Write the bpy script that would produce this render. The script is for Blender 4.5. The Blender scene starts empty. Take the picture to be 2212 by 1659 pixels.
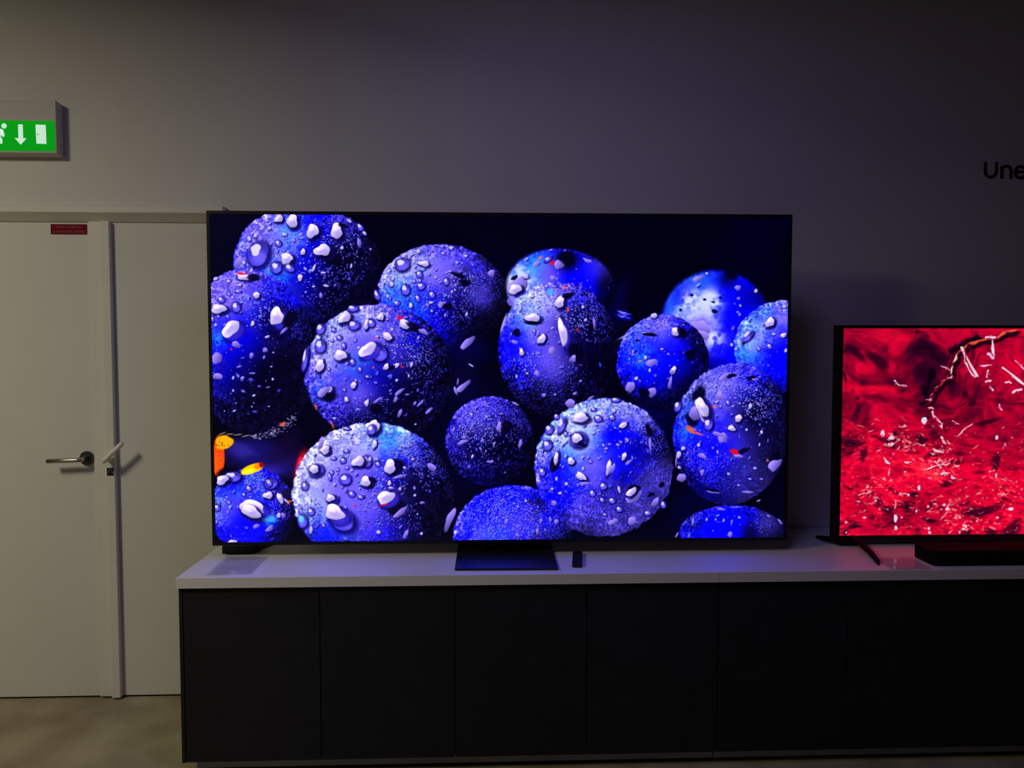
import bpy, bmesh, math, random
import numpy as np
from mathutils import Vector, Matrix

# ---------------------------------------------------------------- camera, world, lamps, exposure
scene = bpy.context.scene
COL = scene.collection
R = math.radians
cam_data = bpy.data.cameras.new('camera')
cam_data.sensor_width = 36.0
cam_data.lens = 1563.5 / 2212 * 36.0
cam_data.clip_start = 0.05
camera = bpy.data.objects.new('camera', cam_data)
COL.objects.link(camera)
camera.location = (0, -3.1294, 1.4968)
camera.rotation_euler = (R(90 - 2.574), 0, R(-2.068))
scene.camera = camera

world = bpy.data.worlds.new('world')
scene.world = world
world.use_nodes = True
world.node_tree.nodes['Background'].inputs[0].default_value = (0.02, 0.02, 0.03, 1)
world.node_tree.nodes['Background'].inputs[1].default_value = 0.0

def ceiling_area_light(name, loc, size, energy, color, spread, lean=(0, 0)):
    """square area light at ceiling height, shining down"""
    d = bpy.data.lights.new(name, 'AREA')
    d.shape = 'SQUARE'; d.size = size; d.energy = energy; d.color = color; d.spread = R(spread)
    o = bpy.data.objects.new(name, d); COL.objects.link(o); o.location = loc
    o.rotation_euler = Vector((lean[0], lean[1], -1)).to_track_quat('-Z', 'Y').to_euler()
    return o
# the one ceiling panel left on, over the door side of the room
ceiling_area_light('ceiling_lamp', (-2.95, -2.40, 3.19), .85, 92, (1.0, .905, .65), 174, (-.14, .08))
# unseen violet fill light, added to tint the wall purple
ceiling_area_light('violet_fill', (.15, -1.7, 3.19), .60, 7.5, (.43, .36, 1.0), 176)

vs = scene.view_settings
vs.view_transform = 'Standard'
vs.look = 'None'
vs.exposure = 0.0
vs.gamma = 1.0
vs.use_curve_mapping = False
scene.cycles.max_bounces = 6
scene.cycles.diffuse_bounces = 4
scene.cycles.glossy_bounces = 3

# ---------------------------------------------------------------- helpers
def mat(name, col, rough=.5, spec=.5, metal=0.0, noise=0.0, nscale=30, bump=0.0, bscale=200, col2=None, coords='Object', trans=0.0, alpha=1.0, ior=1.45, emit=None, estr=1.0):
    m = bpy.data.materials.new(name)
    m.use_nodes = True
    nt = m.node_tree; b = nt.nodes['Principled BSDF']
    b.inputs['Base Color'].default_value = (*col, 1)
    b.inputs['Roughness'].default_value = rough
    b.inputs['Specular IOR Level'].default_value = spec
    b.inputs['Metallic'].default_value = metal
    b.inputs['IOR'].default_value = ior
    b.inputs['Transmission Weight'].default_value = trans
    b.inputs['Alpha'].default_value = alpha
    if emit:
        b.inputs['Emission Color'].default_value = (*emit, 1); b.inputs['Emission Strength'].default_value = estr
    if noise or bump or col2:
        tc = nt.nodes.new('ShaderNodeTexCoord')
    if noise or col2:
        n = nt.nodes.new('ShaderNodeTexNoise'); n.inputs['Scale'].default_value = nscale; n.inputs['Detail'].default_value = 5
        nt.links.new(tc.outputs[coords], n.inputs['Vector'])
        rp = nt.nodes.new('ShaderNodeValToRGB')
        c2 = col2 if col2 else tuple(c * (1 - noise) for c in col)
        rp.color_ramp.elements[0].position = .35; rp.color_ramp.elements[0].color = (*c2, 1)
        rp.color_ramp.elements[1].position = .65; rp.color_ramp.elements[1].color = (*col, 1)
        nt.links.new(n.outputs['Fac'], rp.inputs[0]); nt.links.new(rp.outputs[0], b.inputs['Base Color'])
    if bump:
        n2 = nt.nodes.new('ShaderNodeTexNoise'); n2.inputs['Scale'].default_value = bscale; n2.inputs['Detail'].default_value = 3
        nt.links.new(tc.outputs[coords], n2.inputs['Vector'])
        bp = nt.nodes.new('ShaderNodeBump'); bp.inputs['Strength'].default_value = bump; bp.inputs['Distance'].default_value = .002
        nt.links.new(n2.outputs['Fac'], bp.inputs['Height']); nt.links.new(bp.outputs[0], b.inputs['Normal'])
    return m

def empty(name, loc=(0, 0, 0)):
    o = bpy.data.objects.new(name, None); o.empty_display_size = .1
    COL.objects.link(o); o.location = loc
    return o

def tag(o, label=None, cat=None, group=None, kind=None):
    if label: o['label'] = label
    if cat: o['category'] = cat
    if group: o['group'] = group
    if kind: o['kind'] = kind
    return o

def link(name, me, m, parent=None, smooth=False):
    if m: me.materials.append(m)
    if smooth:
        for p in me.polygons: p.use_smooth = True
    o = bpy.data.objects.new(name, me); COL.objects.link(o)
    if parent:
        o.parent = parent
        o.matrix_parent_inverse = Matrix.Translation(parent_world(parent)).inverted()
    return o

def parent_world(p):                         # a part's mesh is in world space; only the Empty of a thing is moved
    return Vector(p.location) if p.parent is None else Vector((0, 0, 0))

def obj(name, bm, m, parent=None, smooth=False):
    bmesh.ops.recalc_face_normals(bm, faces=bm.faces)
    me = bpy.data.meshes.new(name); bm.to_mesh(me); bm.free()
    return link(name, me, m, parent, smooth)

def add_box(bm, x0, x1, y0, y1, z0, z1, bev=0.0, seg=2):
    v = [bm.verts.new((x, y, z)) for x in (x0, x1) for y in (y0, y1) for z in (z0, z1)]
    fs = [bm.faces.new([v[i] for i in f]) for f in ((0, 1, 3, 2), (4, 6, 7, 5), (0, 4, 5, 1), (2, 3, 7, 6), (0, 2, 6, 4), (1, 5, 7, 3))]
    if bev:
        es = {e for f in fs for e in f.edges}
        bmesh.ops.bevel(bm, geom=list(es), offset=bev, segments=seg, affect='EDGES', profile=.5)

def box(name, x0, x1, y0, y1, z0, z1, m, parent=None, bev=0.0, seg=2):
    bm = bmesh.new(); add_box(bm, x0, x1, y0, y1, z0, z1, bev, seg)
    return obj(name, bm, m, parent)

def add_prism(bm, pts, axis, a, b):
    """closed outline in the plane across `axis`, pushed from a to b along it"""
    def P(u, v, t): return {'x': (t, u, v), 'y': (u, t, v), 'z': (u, v, t)}[axis]
    A = [bm.verts.new(P(u, v, a)) for u, v in pts]; B = [bm.verts.new(P(u, v, b)) for u, v in pts]
    n = len(pts)
    bm.faces.new(A); bm.faces.new(B[::-1])
    for i in range(n): bm.faces.new((A[i], B[i], B[(i + 1) % n], A[(i + 1) % n]))

def prism(name, pts, axis, a, b, m, parent=None, bev=0.0):
    bm = bmesh.new(); add_prism(bm, pts, axis, a, b)
    if bev:
        bmesh.ops.recalc_face_normals(bm, faces=bm.faces)
        bmesh.ops.bevel(bm, geom=bm.edges[:], offset=bev, segments=2, affect='EDGES', profile=.5)
    return obj(name, bm, m, parent)

def add_tube(bm, pts, rad, n=14, flat=1.0):
    """round bar along a path of points; rad is one radius or one per point"""
    pts = [Vector(p) for p in pts]
    rad = rad if isinstance(rad, (list, tuple)) else [rad] * len(pts)
    rings = []; up = None
    for i, p in enumerate(pts):
        t = (pts[min(i + 1, len(pts) - 1)] - pts[max(i - 1, 0)]).normalized()
        if up is None:
            up = Vector((0, 0, 1)) if abs(t.z) < .9 else Vector((0, 1, 0))
        s = t.cross(up).normalized(); up = s.cross(t).normalized()
        rings.append([bm.verts.new(p + s * math.cos(2 * math.pi * k / n) * rad[i] + up * math.sin(2 * math.pi * k / n) * rad[i] * flat) for k in range(n)])
    for a, b in zip(rings, rings[1:]):
        for k in range(n): bm.faces.new((a[k], a[(k + 1) % n], b[(k + 1) % n], b[k]))
    bm.faces.new(rings[0][::-1]); bm.faces.new(rings[-1])

def tube(name, pts, rad, m, parent=None, n=14, flat=1.0):
    bm = bmesh.new(); add_tube(bm, pts, rad, n, flat)
    o = obj(name, bm, m, parent)
    for p in o.data.polygons: p.use_smooth = len(p.vertices) == 4
    return o

def lathe(name, prof, centre, axis, m, parent=None, n=32):
    """profile of (radius, height) pairs turned about an axis through centre"""
    bm = bmesh.new(); rings = []
    for r, h in prof:
        ring = []
        for k in range(n):
            c, s = math.cos(2 * math.pi * k / n) * r, math.sin(2 * math.pi * k / n) * r
            ring.append(bm.verts.new(Vector(centre) + Vector({'y': (c, h, s), 'z': (c, s, h)}[axis])))
        rings.append(ring)
    for a, b in zip(rings, rings[1:]):
        for k in range(n): bm.faces.new((a[k], a[(k + 1) % n], b[(k + 1) % n], b[k]))
    bm.faces.new(rings[0][::-1]); bm.faces.new(rings[-1])
    return obj(name, bm, m, parent)

def letters(name, text, x, z, y, size, m, parent, depth=.0004, flat_on='y', space=1.0, width=None):
    """each character a mesh of its own, standing on a wall that faces -y"""
    out = []
    cu = bpy.data.curves.new('type', 'FONT'); cu.size = size; cu.extrude = depth; cu.space_character = space
    tmp = bpy.data.objects.new('type', cu); COL.objects.link(tmp)
    def adv(s):
        cu.body = s; bpy.context.view_layer.update()
        return tmp.dimensions.x
    full = adv(text)
    k = (width / full) if width else 1.0
    for i, ch in enumerate(text):
        if ch == ' ': continue
        cu.body = ch; bpy.context.view_layer.update()
        me = bpy.data.meshes.new_from_object(tmp.evaluated_get(bpy.context.evaluated_depsgraph_get()))
        w0 = max(v.co.x for v in me.vertices)
        end = adv(text[:i + 1])
        off = (end - w0) if i else 0.0
        for v in me.vertices:
            X, Y, Z = (v.co.x + off) * k, v.co.y, v.co.z
            v.co = (x + X, y - Z, z + Y)
        me.materials.clear()
        out.append(link(name, me, m, parent))
    bpy.data.objects.remove(tmp); bpy.data.curves.remove(cu)
    return out

# ---------------------------------------------------------------- materials
M = {}
M['wall'] = mat('wall_paint', (.74, .725, .70), .75, .2, noise=.03, nscale=3, bump=.25, bscale=350)
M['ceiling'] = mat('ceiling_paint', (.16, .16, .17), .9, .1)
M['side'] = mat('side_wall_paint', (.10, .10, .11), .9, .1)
M['floor'] = mat('beige_floor', (.40, .355, .245), .6, .25, col2=(.245, .205, .13), nscale=3.2, bump=.2, bscale=120)
M['door'] = mat('door_paint', (.70, .70, .655), .55, .3, noise=.025, nscale=5, bump=.12, bscale=260)
M['doortrim'] = mat('door_trim_paint', (.74, .735, .68), .45, .4, noise=.03, nscale=8)
M['rubber'] = mat('dark_rubber', (.012, .012, .012), .7, .2)
M['steel'] = mat('brushed_steel', (.50, .48, .44), .33, .5, 1.0, noise=.12, nscale=180)
M['steel_dark'] = mat('dark_steel', (.11, .11, .115), .4, .5, 1.0)
M['white_plastic'] = mat('white_plastic', (.84, .81, .74), .35, .5)
M['red_plate'] = mat('red_plate', (.17, .004, .016), .6, .1)
M['red_text'] = mat('pale_red_print', (.40, .07, .11), .5, .3)
M['black_sticker'] = mat('black_sticker', (.006, .009, .010), .4, .4)
M['grey_print'] = mat('grey_print', (.22, .24, .25), .5, .3)
M['sign_case'] = mat('sign_housing', (.56, .55, .54), .5, .4)
M['sign_green'] = mat('sign_green', (.0, .04, .004), .6, .08, emit=(.0, .30, .006), estr=1.0)
M['sign_white'] = mat('sign_white', (.6, .7, .65), .6, .1, emit=(.60, .88, .72), estr=.72)
M['laminate'] = mat('white_laminate', (.82, .815, .82), .42, .4, noise=.02, nscale=6)
M['cabinet'] = mat('black_cabinet', (.0180, .0187, .0250), .55, .25, noise=.15, nscale=14)
M['plinth'] = mat('grey_plinth', (.44, .46, .54), .45, .5)
M['tv_case'] = mat('tv_case', (.006, .006, .008), .38, .4)
M['tv_edge'] = mat('tv_edge', (.03, .03, .034), .3, .5, .7)
M['stand'] = mat('dark_metal_stand', (.020, .021, .030), .36, .5, .4)
M['black_plastic'] = mat('black_plastic', (.008, .008, .010), .42, .4)
M['grey_button'] = mat('grey_button', (.022, .022, .026), .45, .4)
M['bar_top'] = mat('soundbar_shell', (.006, .006, .008), .8, .08)
M['leg_black'] = mat('leg_black', (.006, .006, .008), .75, .12)
M['fabric'] = mat('speaker_cloth', (.006, .006, .008), .85, .1, bump=.4, bscale=900)
M['acrylic'] = mat('clear_acrylic', (.62, .63, .66), .08, .5, alpha=.30)
M['card'] = mat('printed_card', (.60, .58, .64), .5, .4)
M['card_print'] = mat('card_print', (.36, .27, .33), .6, .2)
M['letter'] = mat('dark_lettering', (.004, .004, .005), .5, .3)
M['cable'] = mat('black_cable', (.006, .006, .008), .5, .3)

# ---------------------------------------------------------------- the room
RX0, RX1, RY0, RZ1 = -4.4, 4.6, -5.6, 3.2
WALLT = .12
DX0, DX1, DZ = -2.56, -1.115, 2.05          # door opening in the far wall
bm = bmesh.new()
add_box(bm, RX0 - WALLT, DX0, 0, WALLT, 0, RZ1)
add_box(bm, DX0, DX1, 0, WALLT, DZ, RZ1)
add_box(bm, DX1, RX1 + WALLT, 0, WALLT, 0, RZ1)
tag(obj('wall_back', bm, M['wall']), 'pale painted wall behind the televisions', kind='structure')
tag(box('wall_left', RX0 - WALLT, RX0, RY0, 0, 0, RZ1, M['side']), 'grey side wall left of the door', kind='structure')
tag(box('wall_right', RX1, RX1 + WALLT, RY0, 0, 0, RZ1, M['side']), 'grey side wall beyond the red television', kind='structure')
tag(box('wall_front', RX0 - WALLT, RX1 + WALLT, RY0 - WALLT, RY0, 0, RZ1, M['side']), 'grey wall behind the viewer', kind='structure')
tag(box('floor', RX0 - WALLT, RX1 + WALLT, RY0 - WALLT, .5, -.05, 0, M['floor']), 'mottled beige floor', kind='structure')
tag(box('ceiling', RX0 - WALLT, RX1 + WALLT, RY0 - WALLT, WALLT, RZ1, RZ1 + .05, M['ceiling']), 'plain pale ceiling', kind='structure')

# door head casing: flat face over a hollow underside
cove = [(0.0, 2.103), (-.040, 2.103), (-.045, 2.098), (-.045, 2.0735), (-.043, 2.071)]
cove += [(-.043 + .037 * t - .004 * math.sin(math.pi * t), 2.071 - .031 * t + .004 * math.sin(math.pi * t)) for t in (.12, .3, .5, .7, .88, 1.0)]
cove += [(0.0, 2.040)]
tr = prism('trim_1', cove, 'x', -2.62, -1.095, M['doortrim'])
tag(tr, 'white moulded head casing running over the double door', kind='structure')
tag(box('trim_2', -2.62, -2.565, -.022, 0, 0, 2.040, M['doortrim'], bev=.003), 'white side casing at the hinge side of the double door', kind='structure')

# left leaf with its handle and fire-door plate
d1 = tag(empty('door_1', (-2.10, 0, .009)), 'wide white door leaf with steel lever handle', kind='structure')
box('door_leaf', -2.555, -1.661, .0, .040, .009, 2.046, M['door'], d1, bev=.002)
rose = lathe('handle_rose', [(.0300, -.000), (.0300, -.0065), (.0285, -.0085), (.013, -.0090), (.012, -.034), (.0, -.034)][:5], (-1.697, -.0, 1.043), 'y', M['steel_dark'], d1)
tag(rose, 'dark round steel rose')
tag(tube('lever', [(-1.697, -.028, 1.043), (-1.697, -.046, 1.043), (-1.700, -.0545, 1.0428), (-1.709, -.057, 1.0425), (-1.76, -.057, 1.041), (-1.831, -.057, 1.039)], .0098, M['steel'], rose, n=18), 'brushed steel lever')
plate = box('fire_door_plate', -1.822, -1.673, -.0022, .0, 1.988, 2.030, M['red_plate'], d1, bev=.0006)
tag(plate, 'small red plate PORTE COUPE FEU A MAINTENIR FERMEE')
letters('letter', 'PORTE COUPE FEU', -1.799, 2.0135, -.0024, .013, M['red_text'], plate, depth=.0002, width=.103)
letters('letter', 'A MAINTENIR FERMEE', -1.813, 1.9935, -.0024, .0145, M['red_text'], plate, depth=.0002, width=.131)

# right leaf with the cover strip, the bolt lever and its sticker
d2 = tag(empty('door_2', (-1.37, 0, .009)), 'narrow white door leaf partly hidden by the blue television', kind='structure')
box('door_leaf', -1.658, -1.12, .0, .040, .009, 2.046, M['door'], d2, bev=.002)
box('cover_strip', -1.6645, -1.606, -.0095, -.0002, .009, 2.040, M['doortrim'], d2, bev=.003)
bx_ = box('bolt_housing', -1.6075, -1.5705, -.026, -.0002, .009, 2.040, M['doortrim'], d2, bev=.0035)
tag(bx_, 'raised white bolt housing')
bolt = lathe('lever_base', [(.0145, -.025), (.0145, -.036), (.0095, -.040), (.0095, -.066)], (-1.590, 0, 1.046), 'y', M['white_plastic'], d2, n=24)
tube('bolt_lever', [(-1.597, -.062, 1.035), (-1.594, -.068, 1.039), (-1.586, -.071, 1.046), (-1.566, -.073, 1.065), (-1.535, -.074, 1.094), (-1.512, -.0735, 1.1165)], [.007, .0105, .0112, .0102, .0098, .0094], M['white_plastic'], bolt, n=18)
stk = box('lock_sticker', -1.6035, -1.575, -.0266, -.0260, .9715, 1.004, M['black_sticker'], d2)
tag(stk, 'small black sticker with a grey curved arrow')
bm = bmesh.new()
arc = [(math.cos(R(a)), math.sin(R(a))) for a in range(-30, 226, 15)]
for (c0, s0), (c1, s1) in zip(arc, arc[1:]):
    ro, ri = .0098, .0073
    bm.faces.new([bm.verts.new((-1.5893 + r * c, -.0269, .988 + r * s)) for r, c, s in ((ro, c0, s0), (ro, c1, s1), (ri, c1, s1), (ri, c0, s0))])
bm.faces.new([bm.verts.new((-1.5893 + u, -.0269, .988 + v)) for u, v in ((.0055, -.0045), (.0118, -.0035), (.0092, -.0092))])
obj('curved_arrow', bm, M['grey_print'], stk)
tag(box('trim_3', -2.555, -1.12, .012, .030, 0.0, .006, M['rubber']), 'dark rubber strip on the floor under the double door', kind='structure')

# ---------------------------------------------------------------- lit exit sign on the wall
ex = tag(empty('exit_sign', (-1.90, 0, 2.31)), 'lit green emergency exit sign with running figure, arrow and door, above the door', 'exit sign')
prism('housing', [(0, 2.520), (-.055, 2.523), (-.055, 2.310), (0, 2.304)], 'x', -2.045, -1.7575, M['sign_case'], ex, bev=.0015)
pan = box('sign_panel', -2.038, -1.7632, -.0575, -.0548, 2.317, 2.439, M['sign_green'], ex, bev=.0005)
def sign_poly(name, pts, par=pan):
    return prism(name, pts, 'y', -.0580, -.0574, M['sign_white'], par)
sign_poly('arrow', [(-1.9080, 2.4235), (-1.8890, 2.4235), (-1.8890, 2.368), (-1.8755, 2.368), (-1.8995, 2.3415), (-1.9235, 2.368), (-1.9080, 2.368)])
sign_poly('door_symbol', [(-1.8385, 2.4235), (-1.7975, 2.4225), (-1.7965, 2.3455), (-1.8365, 2.3465)])
lathe('door_knob_symbol', [(.0028, -.0584), (.0028, -.0578)], (-1.8300, 0, 2.384), 'y', M['steel_dark'], pan, n=12)
bm = bmesh.new()
for part in ([(-1.9640 + .0108 * math.cos(R(a)), 2.4165 + .0108 * math.sin(R(a))) for a in range(0, 360, 20)],
             [(-1.975, 2.405), (-1.966, 2.398), (-1.979, 2.374), (-1.995, 2.383)],
             [(-1.975, 2.395), (-1.968, 2.400), (-1.962, 2.379), (-1.968, 2.371), (-1.975, 2.376)],
             [(-1.975, 2.405), (-1.979, 2.396), (-2.003, 2.393), (-2.008, 2.378), (-2.015, 2.380), (-2.008, 2.402)],
             [(-1.993, 2.383), (-1.979, 2.374), (-1.972, 2.362), (-1.973, 2.345), (-1.983, 2.345), (-1.984, 2.359), (-1.996, 2.371)],
             [(-1.995, 2.381), (-1.986, 2.370), (-2.004, 2.357), (-2.021, 2.358), (-2.021, 2.367), (-2.007, 2.367)]):
    add_prism(bm, part, 'y', -.0580, -.0574)
obj('running_figure', bm, M['sign_white'], pan)
tube('cable_clip', [(-1.7575, -.012, 2.413), (-1.752, -.008, 2.412), (-1.747, -.002, 2.411)], .0022, M['white_plastic'], ex, n=8)

# ---------------------------------------------------------------- lettering on the wall at the right
wl = tag(empty('wall_lettering', (2.25, 0, 2.252)), 'dark lettering Une on the wall above the red television', 'lettering')
def stroke_letter(path, width):
    """one plain sans letter cut from sheet: a line of even width, square at both ends"""
    bm = bmesh.new(); L = []; Rr = []
    P2 = [Vector(p) for p in path]
    for i, p in enumerate(P2):
        t = (P2[min(i + 1, len(P2) - 1)] - P2[max(i - 1, 0)]).normalized()
        n = Vector((-t.y, t.x)) * width / 2
        L.append(p + n); Rr.append(p - n)
    for i in range(len(P2) - 1):
        add_prism(bm, [L[i], L[i + 1], Rr[i + 1], Rr[i]], 'y', -.004, -.0002)
    bmesh.ops.remove_doubles(bm, verts=bm.verts[:], dist=1e-5)
    return bm
def arc2(cx, cz, r, a0, a1, n=18, rz=None):
    return [(cx + r * math.cos(R(a0 + (a1 - a0) * k / n)), cz + (rz or r) * math.sin(R(a0 + (a1 - a0) * k / n))) for k in range(n + 1)]
obj('letter', stroke_letter([(2.1840, 2.324), (2.1838, 2.300)] + arc2(2.2085, 2.2835, .0247, 180, 360) + [(2.2334, 2.300), (2.2338, 2.324)], .0112), M['letter'], wl)
bm = stroke_letter([(2.2585, 2.253)] + arc2(2.2790, 2.2870, .0205, 180, 0, 16) + [(2.2995, 2.253)], .0108)
add_prism(bm, [(2.2531, 2.2535), (2.2639, 2.2535), (2.2639, 2.2950), (2.2531, 2.3095)], 'y', -.004, -.0002)
obj('letter', bm, M['letter'], wl)
bm = stroke_letter([(2.3185, 2.2825), (2.3665, 2.2825)], .0100)
bm2 = stroke_letter(arc2(2.3425, 2.2815, .0250, 0, 318, 26), .0108)
me_ = bpy.data.meshes.new('tmp'); bm2.to_mesh(me_); bm2.free(); bm.from_mesh(me_); bpy.data.meshes.remove(me_)
obj('letter', bm, M['letter'], wl)

# ---------------------------------------------------------------- cabinets and worktops
WZ0, WZ1 = .679, .716
SEAM = .828
def cabinet(x0, edges, label, side_left):
    c = tag(empty('cabinet', ((x0 + edges[-1]) / 2, -.3, 0)), label, 'cabinet', 'low black cabinets under the televisions')
    x1 = edges[-1]
    box('body', x0 + .004, x1 - .001, -.592, -.03, .054, WZ0, M['cabinet'], c)
    if side_left: box('side_panel', x0, edges[0] - .0015, -.613, -.03, .054, WZ0, M['cabinet'], c, bev=.0008)
    for a, b in zip(edges, edges[1:]):
        box('door', a + .0014, b - .0014, -.613, -.5935, .056, WZ0 - .003, M['cabinet'], c, bev=.0012)
    box('plinth', x0 + .035 if side_left else x0 + .001, x1 - .002, -.572, -.552, .012, .054, M['plinth'], c)
    for xx in (x0 + .12, (x0 + x1) / 2, x1 - .12):
        for yy in (-.50, -.10):
            lathe('foot', [(.02, 0.0), (.02, .006), (.012, .010), (.012, .054)], (xx, yy, 0), 'z', M['black_plastic'], c, n=12)
    return c
cabinet(-1.067, [-1.053, -.582, -.111, .357, .828], 'low black four-door cabinet under the blue television', True)
cabinet(.828, [.829, 1.299, 1.770, 2.240, 2.711], 'low black cabinet under the red television, right of the worktop seam', False)
w1 = box('worktop', -1.0705, SEAM - .0008, -.628, -.006, WZ0, WZ1, M['laminate'], bev=.0012)
tag(w1, 'thick white worktop slab that carries the blue television', 'worktop', 'white worktop slabs on the black cabinets')
w2 = box('worktop', SEAM + .0008, 2.716, -.628, -.006, WZ0, WZ1, M['laminate'], bev=.0012)
tag(w2, 'thick white worktop slab that carries the red television', 'worktop', 'white worktop slabs on the black cabinets')

# ---------------------------------------------------------------- screens
def screen_material(name, boost, rough=.22):
    m = bpy.data.materials.new(name); m.use_nodes = True
    nt = m.node_tree; b = nt.nodes['Principled BSDF']
    b.inputs['Base Color'].default_value = (.004, .004, .005, 1)
    b.inputs['Roughness'].default_value = rough
    b.inputs['Specular IOR Level'].default_value = .25
    at = nt.nodes.new('ShaderNodeAttribute'); at.attribute_name = 'picture'
    nt.links.new(at.outputs['Color'], b.inputs['Emission Color'])
    b.inputs['Emission Strength'].default_value = boost
    m.cycles.emission_sampling = 'NONE'            # a million lit points: found by the paths themselves
    return m

def screen(name, x0, x1, z0, z1, y, picture, m, parent, glow):
    """a display: a fine grid of lit points, one colour each"""
    h, w = picture.shape[:2]
    lin = np.where(picture <= .04045, picture / 12.92, ((picture + .055) / 1.055) ** 2.4).astype(np.float32)
    lin = lin * (1 + glow * sstep(.80, 1.0, lin))           # full-on pixels of the panel are brighter than white paper
    xs = np.linspace(x0, x1, w, dtype=np.float32); zs = np.linspace(z1, z0, h, dtype=np.float32)
    co = np.empty((h, w, 3), np.float32); co[..., 0] = xs[None, :]; co[..., 1] = y; co[..., 2] = zs[:, None]
    i = np.arange(h * w, dtype=np.int32).reshape(h, w)
    quads = np.stack([i[1:, :-1], i[1:, 1:], i[:-1, 1:], i[:-1, :-1]], -1).reshape(-1, 4)
    me = bpy.data.meshes.new(name)
    me.vertices.add(h * w); me.vertices.foreach_set('co', co.ravel())
    n = len(quads)
    me.loops.add(n * 4); me.loops.foreach_set('vertex_index', quads.ravel())
    me.polygons.add(n); me.polygons.foreach_set('loop_start', np.arange(0, n * 4, 4, dtype=np.int32))
    me.update(calc_edges=True)
    a = me.color_attributes.new('picture', 'FLOAT_COLOR', 'POINT')
    rgba = np.ones((h * w, 4), np.float32); rgba[:, :3] = lin.reshape(-1, 3)
    a.data.foreach_set('color', rgba.ravel())
    return link(name, me, m, parent)

# ---------------------------------------------------------------- screen pictures (flat display content)
def sstep(a, b, x):
    t = np.clip((x - a) / (b - a), 0, 1)
    return t * t * (3 - 2 * t)

def value_noise(w, h, cell, rng, sx=1.0, sy=1.0):
    gw, gh = int(w / (cell * sx)) + 4, int(h / (cell * sy)) + 4
    g = rng.random((gh, gw)).astype(np.float32)
    x = np.arange(w, dtype=np.float32) / (cell * sx)
    y = np.arange(h, dtype=np.float32) / (cell * sy)
    xi, yi = x.astype(int), y.astype(int)
    xf, yf = x - xi, y - yi
    xf = (xf * xf * (3 - 2 * xf))[None, :]
    yf = (yf * yf * (3 - 2 * yf))[:, None]
    a = g[yi][:, xi]; b = g[yi][:, xi + 1]; c = g[yi + 1][:, xi]; d = g[yi + 1][:, xi + 1]
    return (a * (1 - xf) + b * xf) * (1 - yf) + (c * (1 - xf) + d * xf) * yf

def fbm(w, h, cell, rng, octs=4, sx=1.0, sy=1.0, gain=.5):
    o = np.zeros((h, w), np.float32); amp = 1.0; tot = 0
    for k in range(octs):
        o += amp * value_noise(w, h, max(cell / 2 ** k, 1.01), rng, sx, sy)
        tot += amp; amp *= gain
    return o / tot

def bilerp(a, x, y):
    h, w = a.shape[:2]
    x = np.clip(x, 0, w - 1.001); y = np.clip(y, 0, h - 1.001)
    xi, yi = x.astype(int), y.astype(int); xf, yf = x - xi, y - yi
    return (a[yi, xi] * (1 - xf) + a[yi, xi + 1] * xf) * (1 - yf) + (a[yi + 1, xi] * (1 - xf) + a[yi + 1, xi + 1] * xf) * yf

def ramp(t, stops):
    xs = [s[0] for s in stops]
    return np.stack([np.interp(t, xs, [s[1][c] / 255 for s in stops]) for c in range(3)], -1).astype(np.float32)

def homography(src, dst):
    A = []
    for (x, y), (u, v) in zip(src, dst):
        A.append([x, y, 1, 0, 0, 0, -u * x, -u * y, -u]); A.append([0, 0, 0, x, y, 1, -v * x, -v * y, -v])
    return np.linalg.svd(np.array(A, float))[2][-1].reshape(3, 3)

class Canvas:
    """a picture in display values; places are given in the picture's own drawing units"""
    def __init__(self, w, h, corners):
        self.w, self.h = w, h
        self.img = np.zeros((h, w, 3), np.float32)
        self.H = homography(corners, [(0, 0), (w, 0), (w, h), (0, h)])
        self.s = w / ((corners[1][0] - corners[0][0] + corners[2][0] - corners[3][0]) / 2)
    def pt(self, x, y):
        q = self.H @ np.array([x, y, 1.0]); return q[0] / q[2], q[1] / q[2]
    def win(self, cx, cy, r):
        x0, x1 = max(0, int(cx - r)), min(self.w, int(cx + r) + 2)
        y0, y1 = max(0, int(cy - r)), min(self.h, int(cy + r) + 2)
        if x0 >= x1 or y0 >= y1: return None
        Y, X = np.mgrid[y0:y1, x0:x1].astype(np.float32)
        return slice(y0, y1), slice(x0, x1), X - cx, Y - cy
    def blob(self, x, y, a, b, ang, col, alpha=1.0, soft=None, wob=0.0, taper=0.0, grad=0.0, ph=0.0, raw=False, ring=0.0, bend=0.0):
        """an ellipse with half axes a, b; wob = wavy outline, taper = teardrop, ring = outline only"""
        if not raw:
            x, y = self.pt(x, y); a *= self.s; b *= self.s
        W = self.win(x, y, max(a, b) * 1.5 + 2)
        if W is None: return
        sy, sx, X, Y = W
        c, s = math.cos(math.radians(ang)), math.sin(math.radians(ang))
        u = (X * c + Y * s) / a; v = (-X * s + Y * c) / b
        if bend: v = v + bend * (u * u - .4)
        if taper: v = v / np.clip(1 + taper * u, .25, 3)
        r = np.sqrt(u * u + v * v)
        if wob:
            th = np.arctan2(v, u)
            r = r / (1 + wob * (np.sin(2 * th + ph) * .5 + np.sin(3 * th + 2.3 * ph) * .6 + np.sin(5 * th + ph * 3.7) * .3))
        e = soft if soft else min(.45, .8 / max(min(a, b), .6))
        m = 1 - sstep(1 - e, 1 + e, r)
        if ring: m = m * sstep(1 - ring - e, 1 - ring + e, r)
        m = (m * alpha)[..., None]
        C = np.array(col, np.float32) / 255
        if grad:
            k = np.clip(1 - grad * (u * .35 + v * .65 + .15), .2, 1.35)[..., None]
            C = np.clip(C * k, 0, 1.2)
        self.img[sy, sx] = self.img[sy, sx] * (1 - m) + C * m

WHITE = (214, 204, 255)

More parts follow.
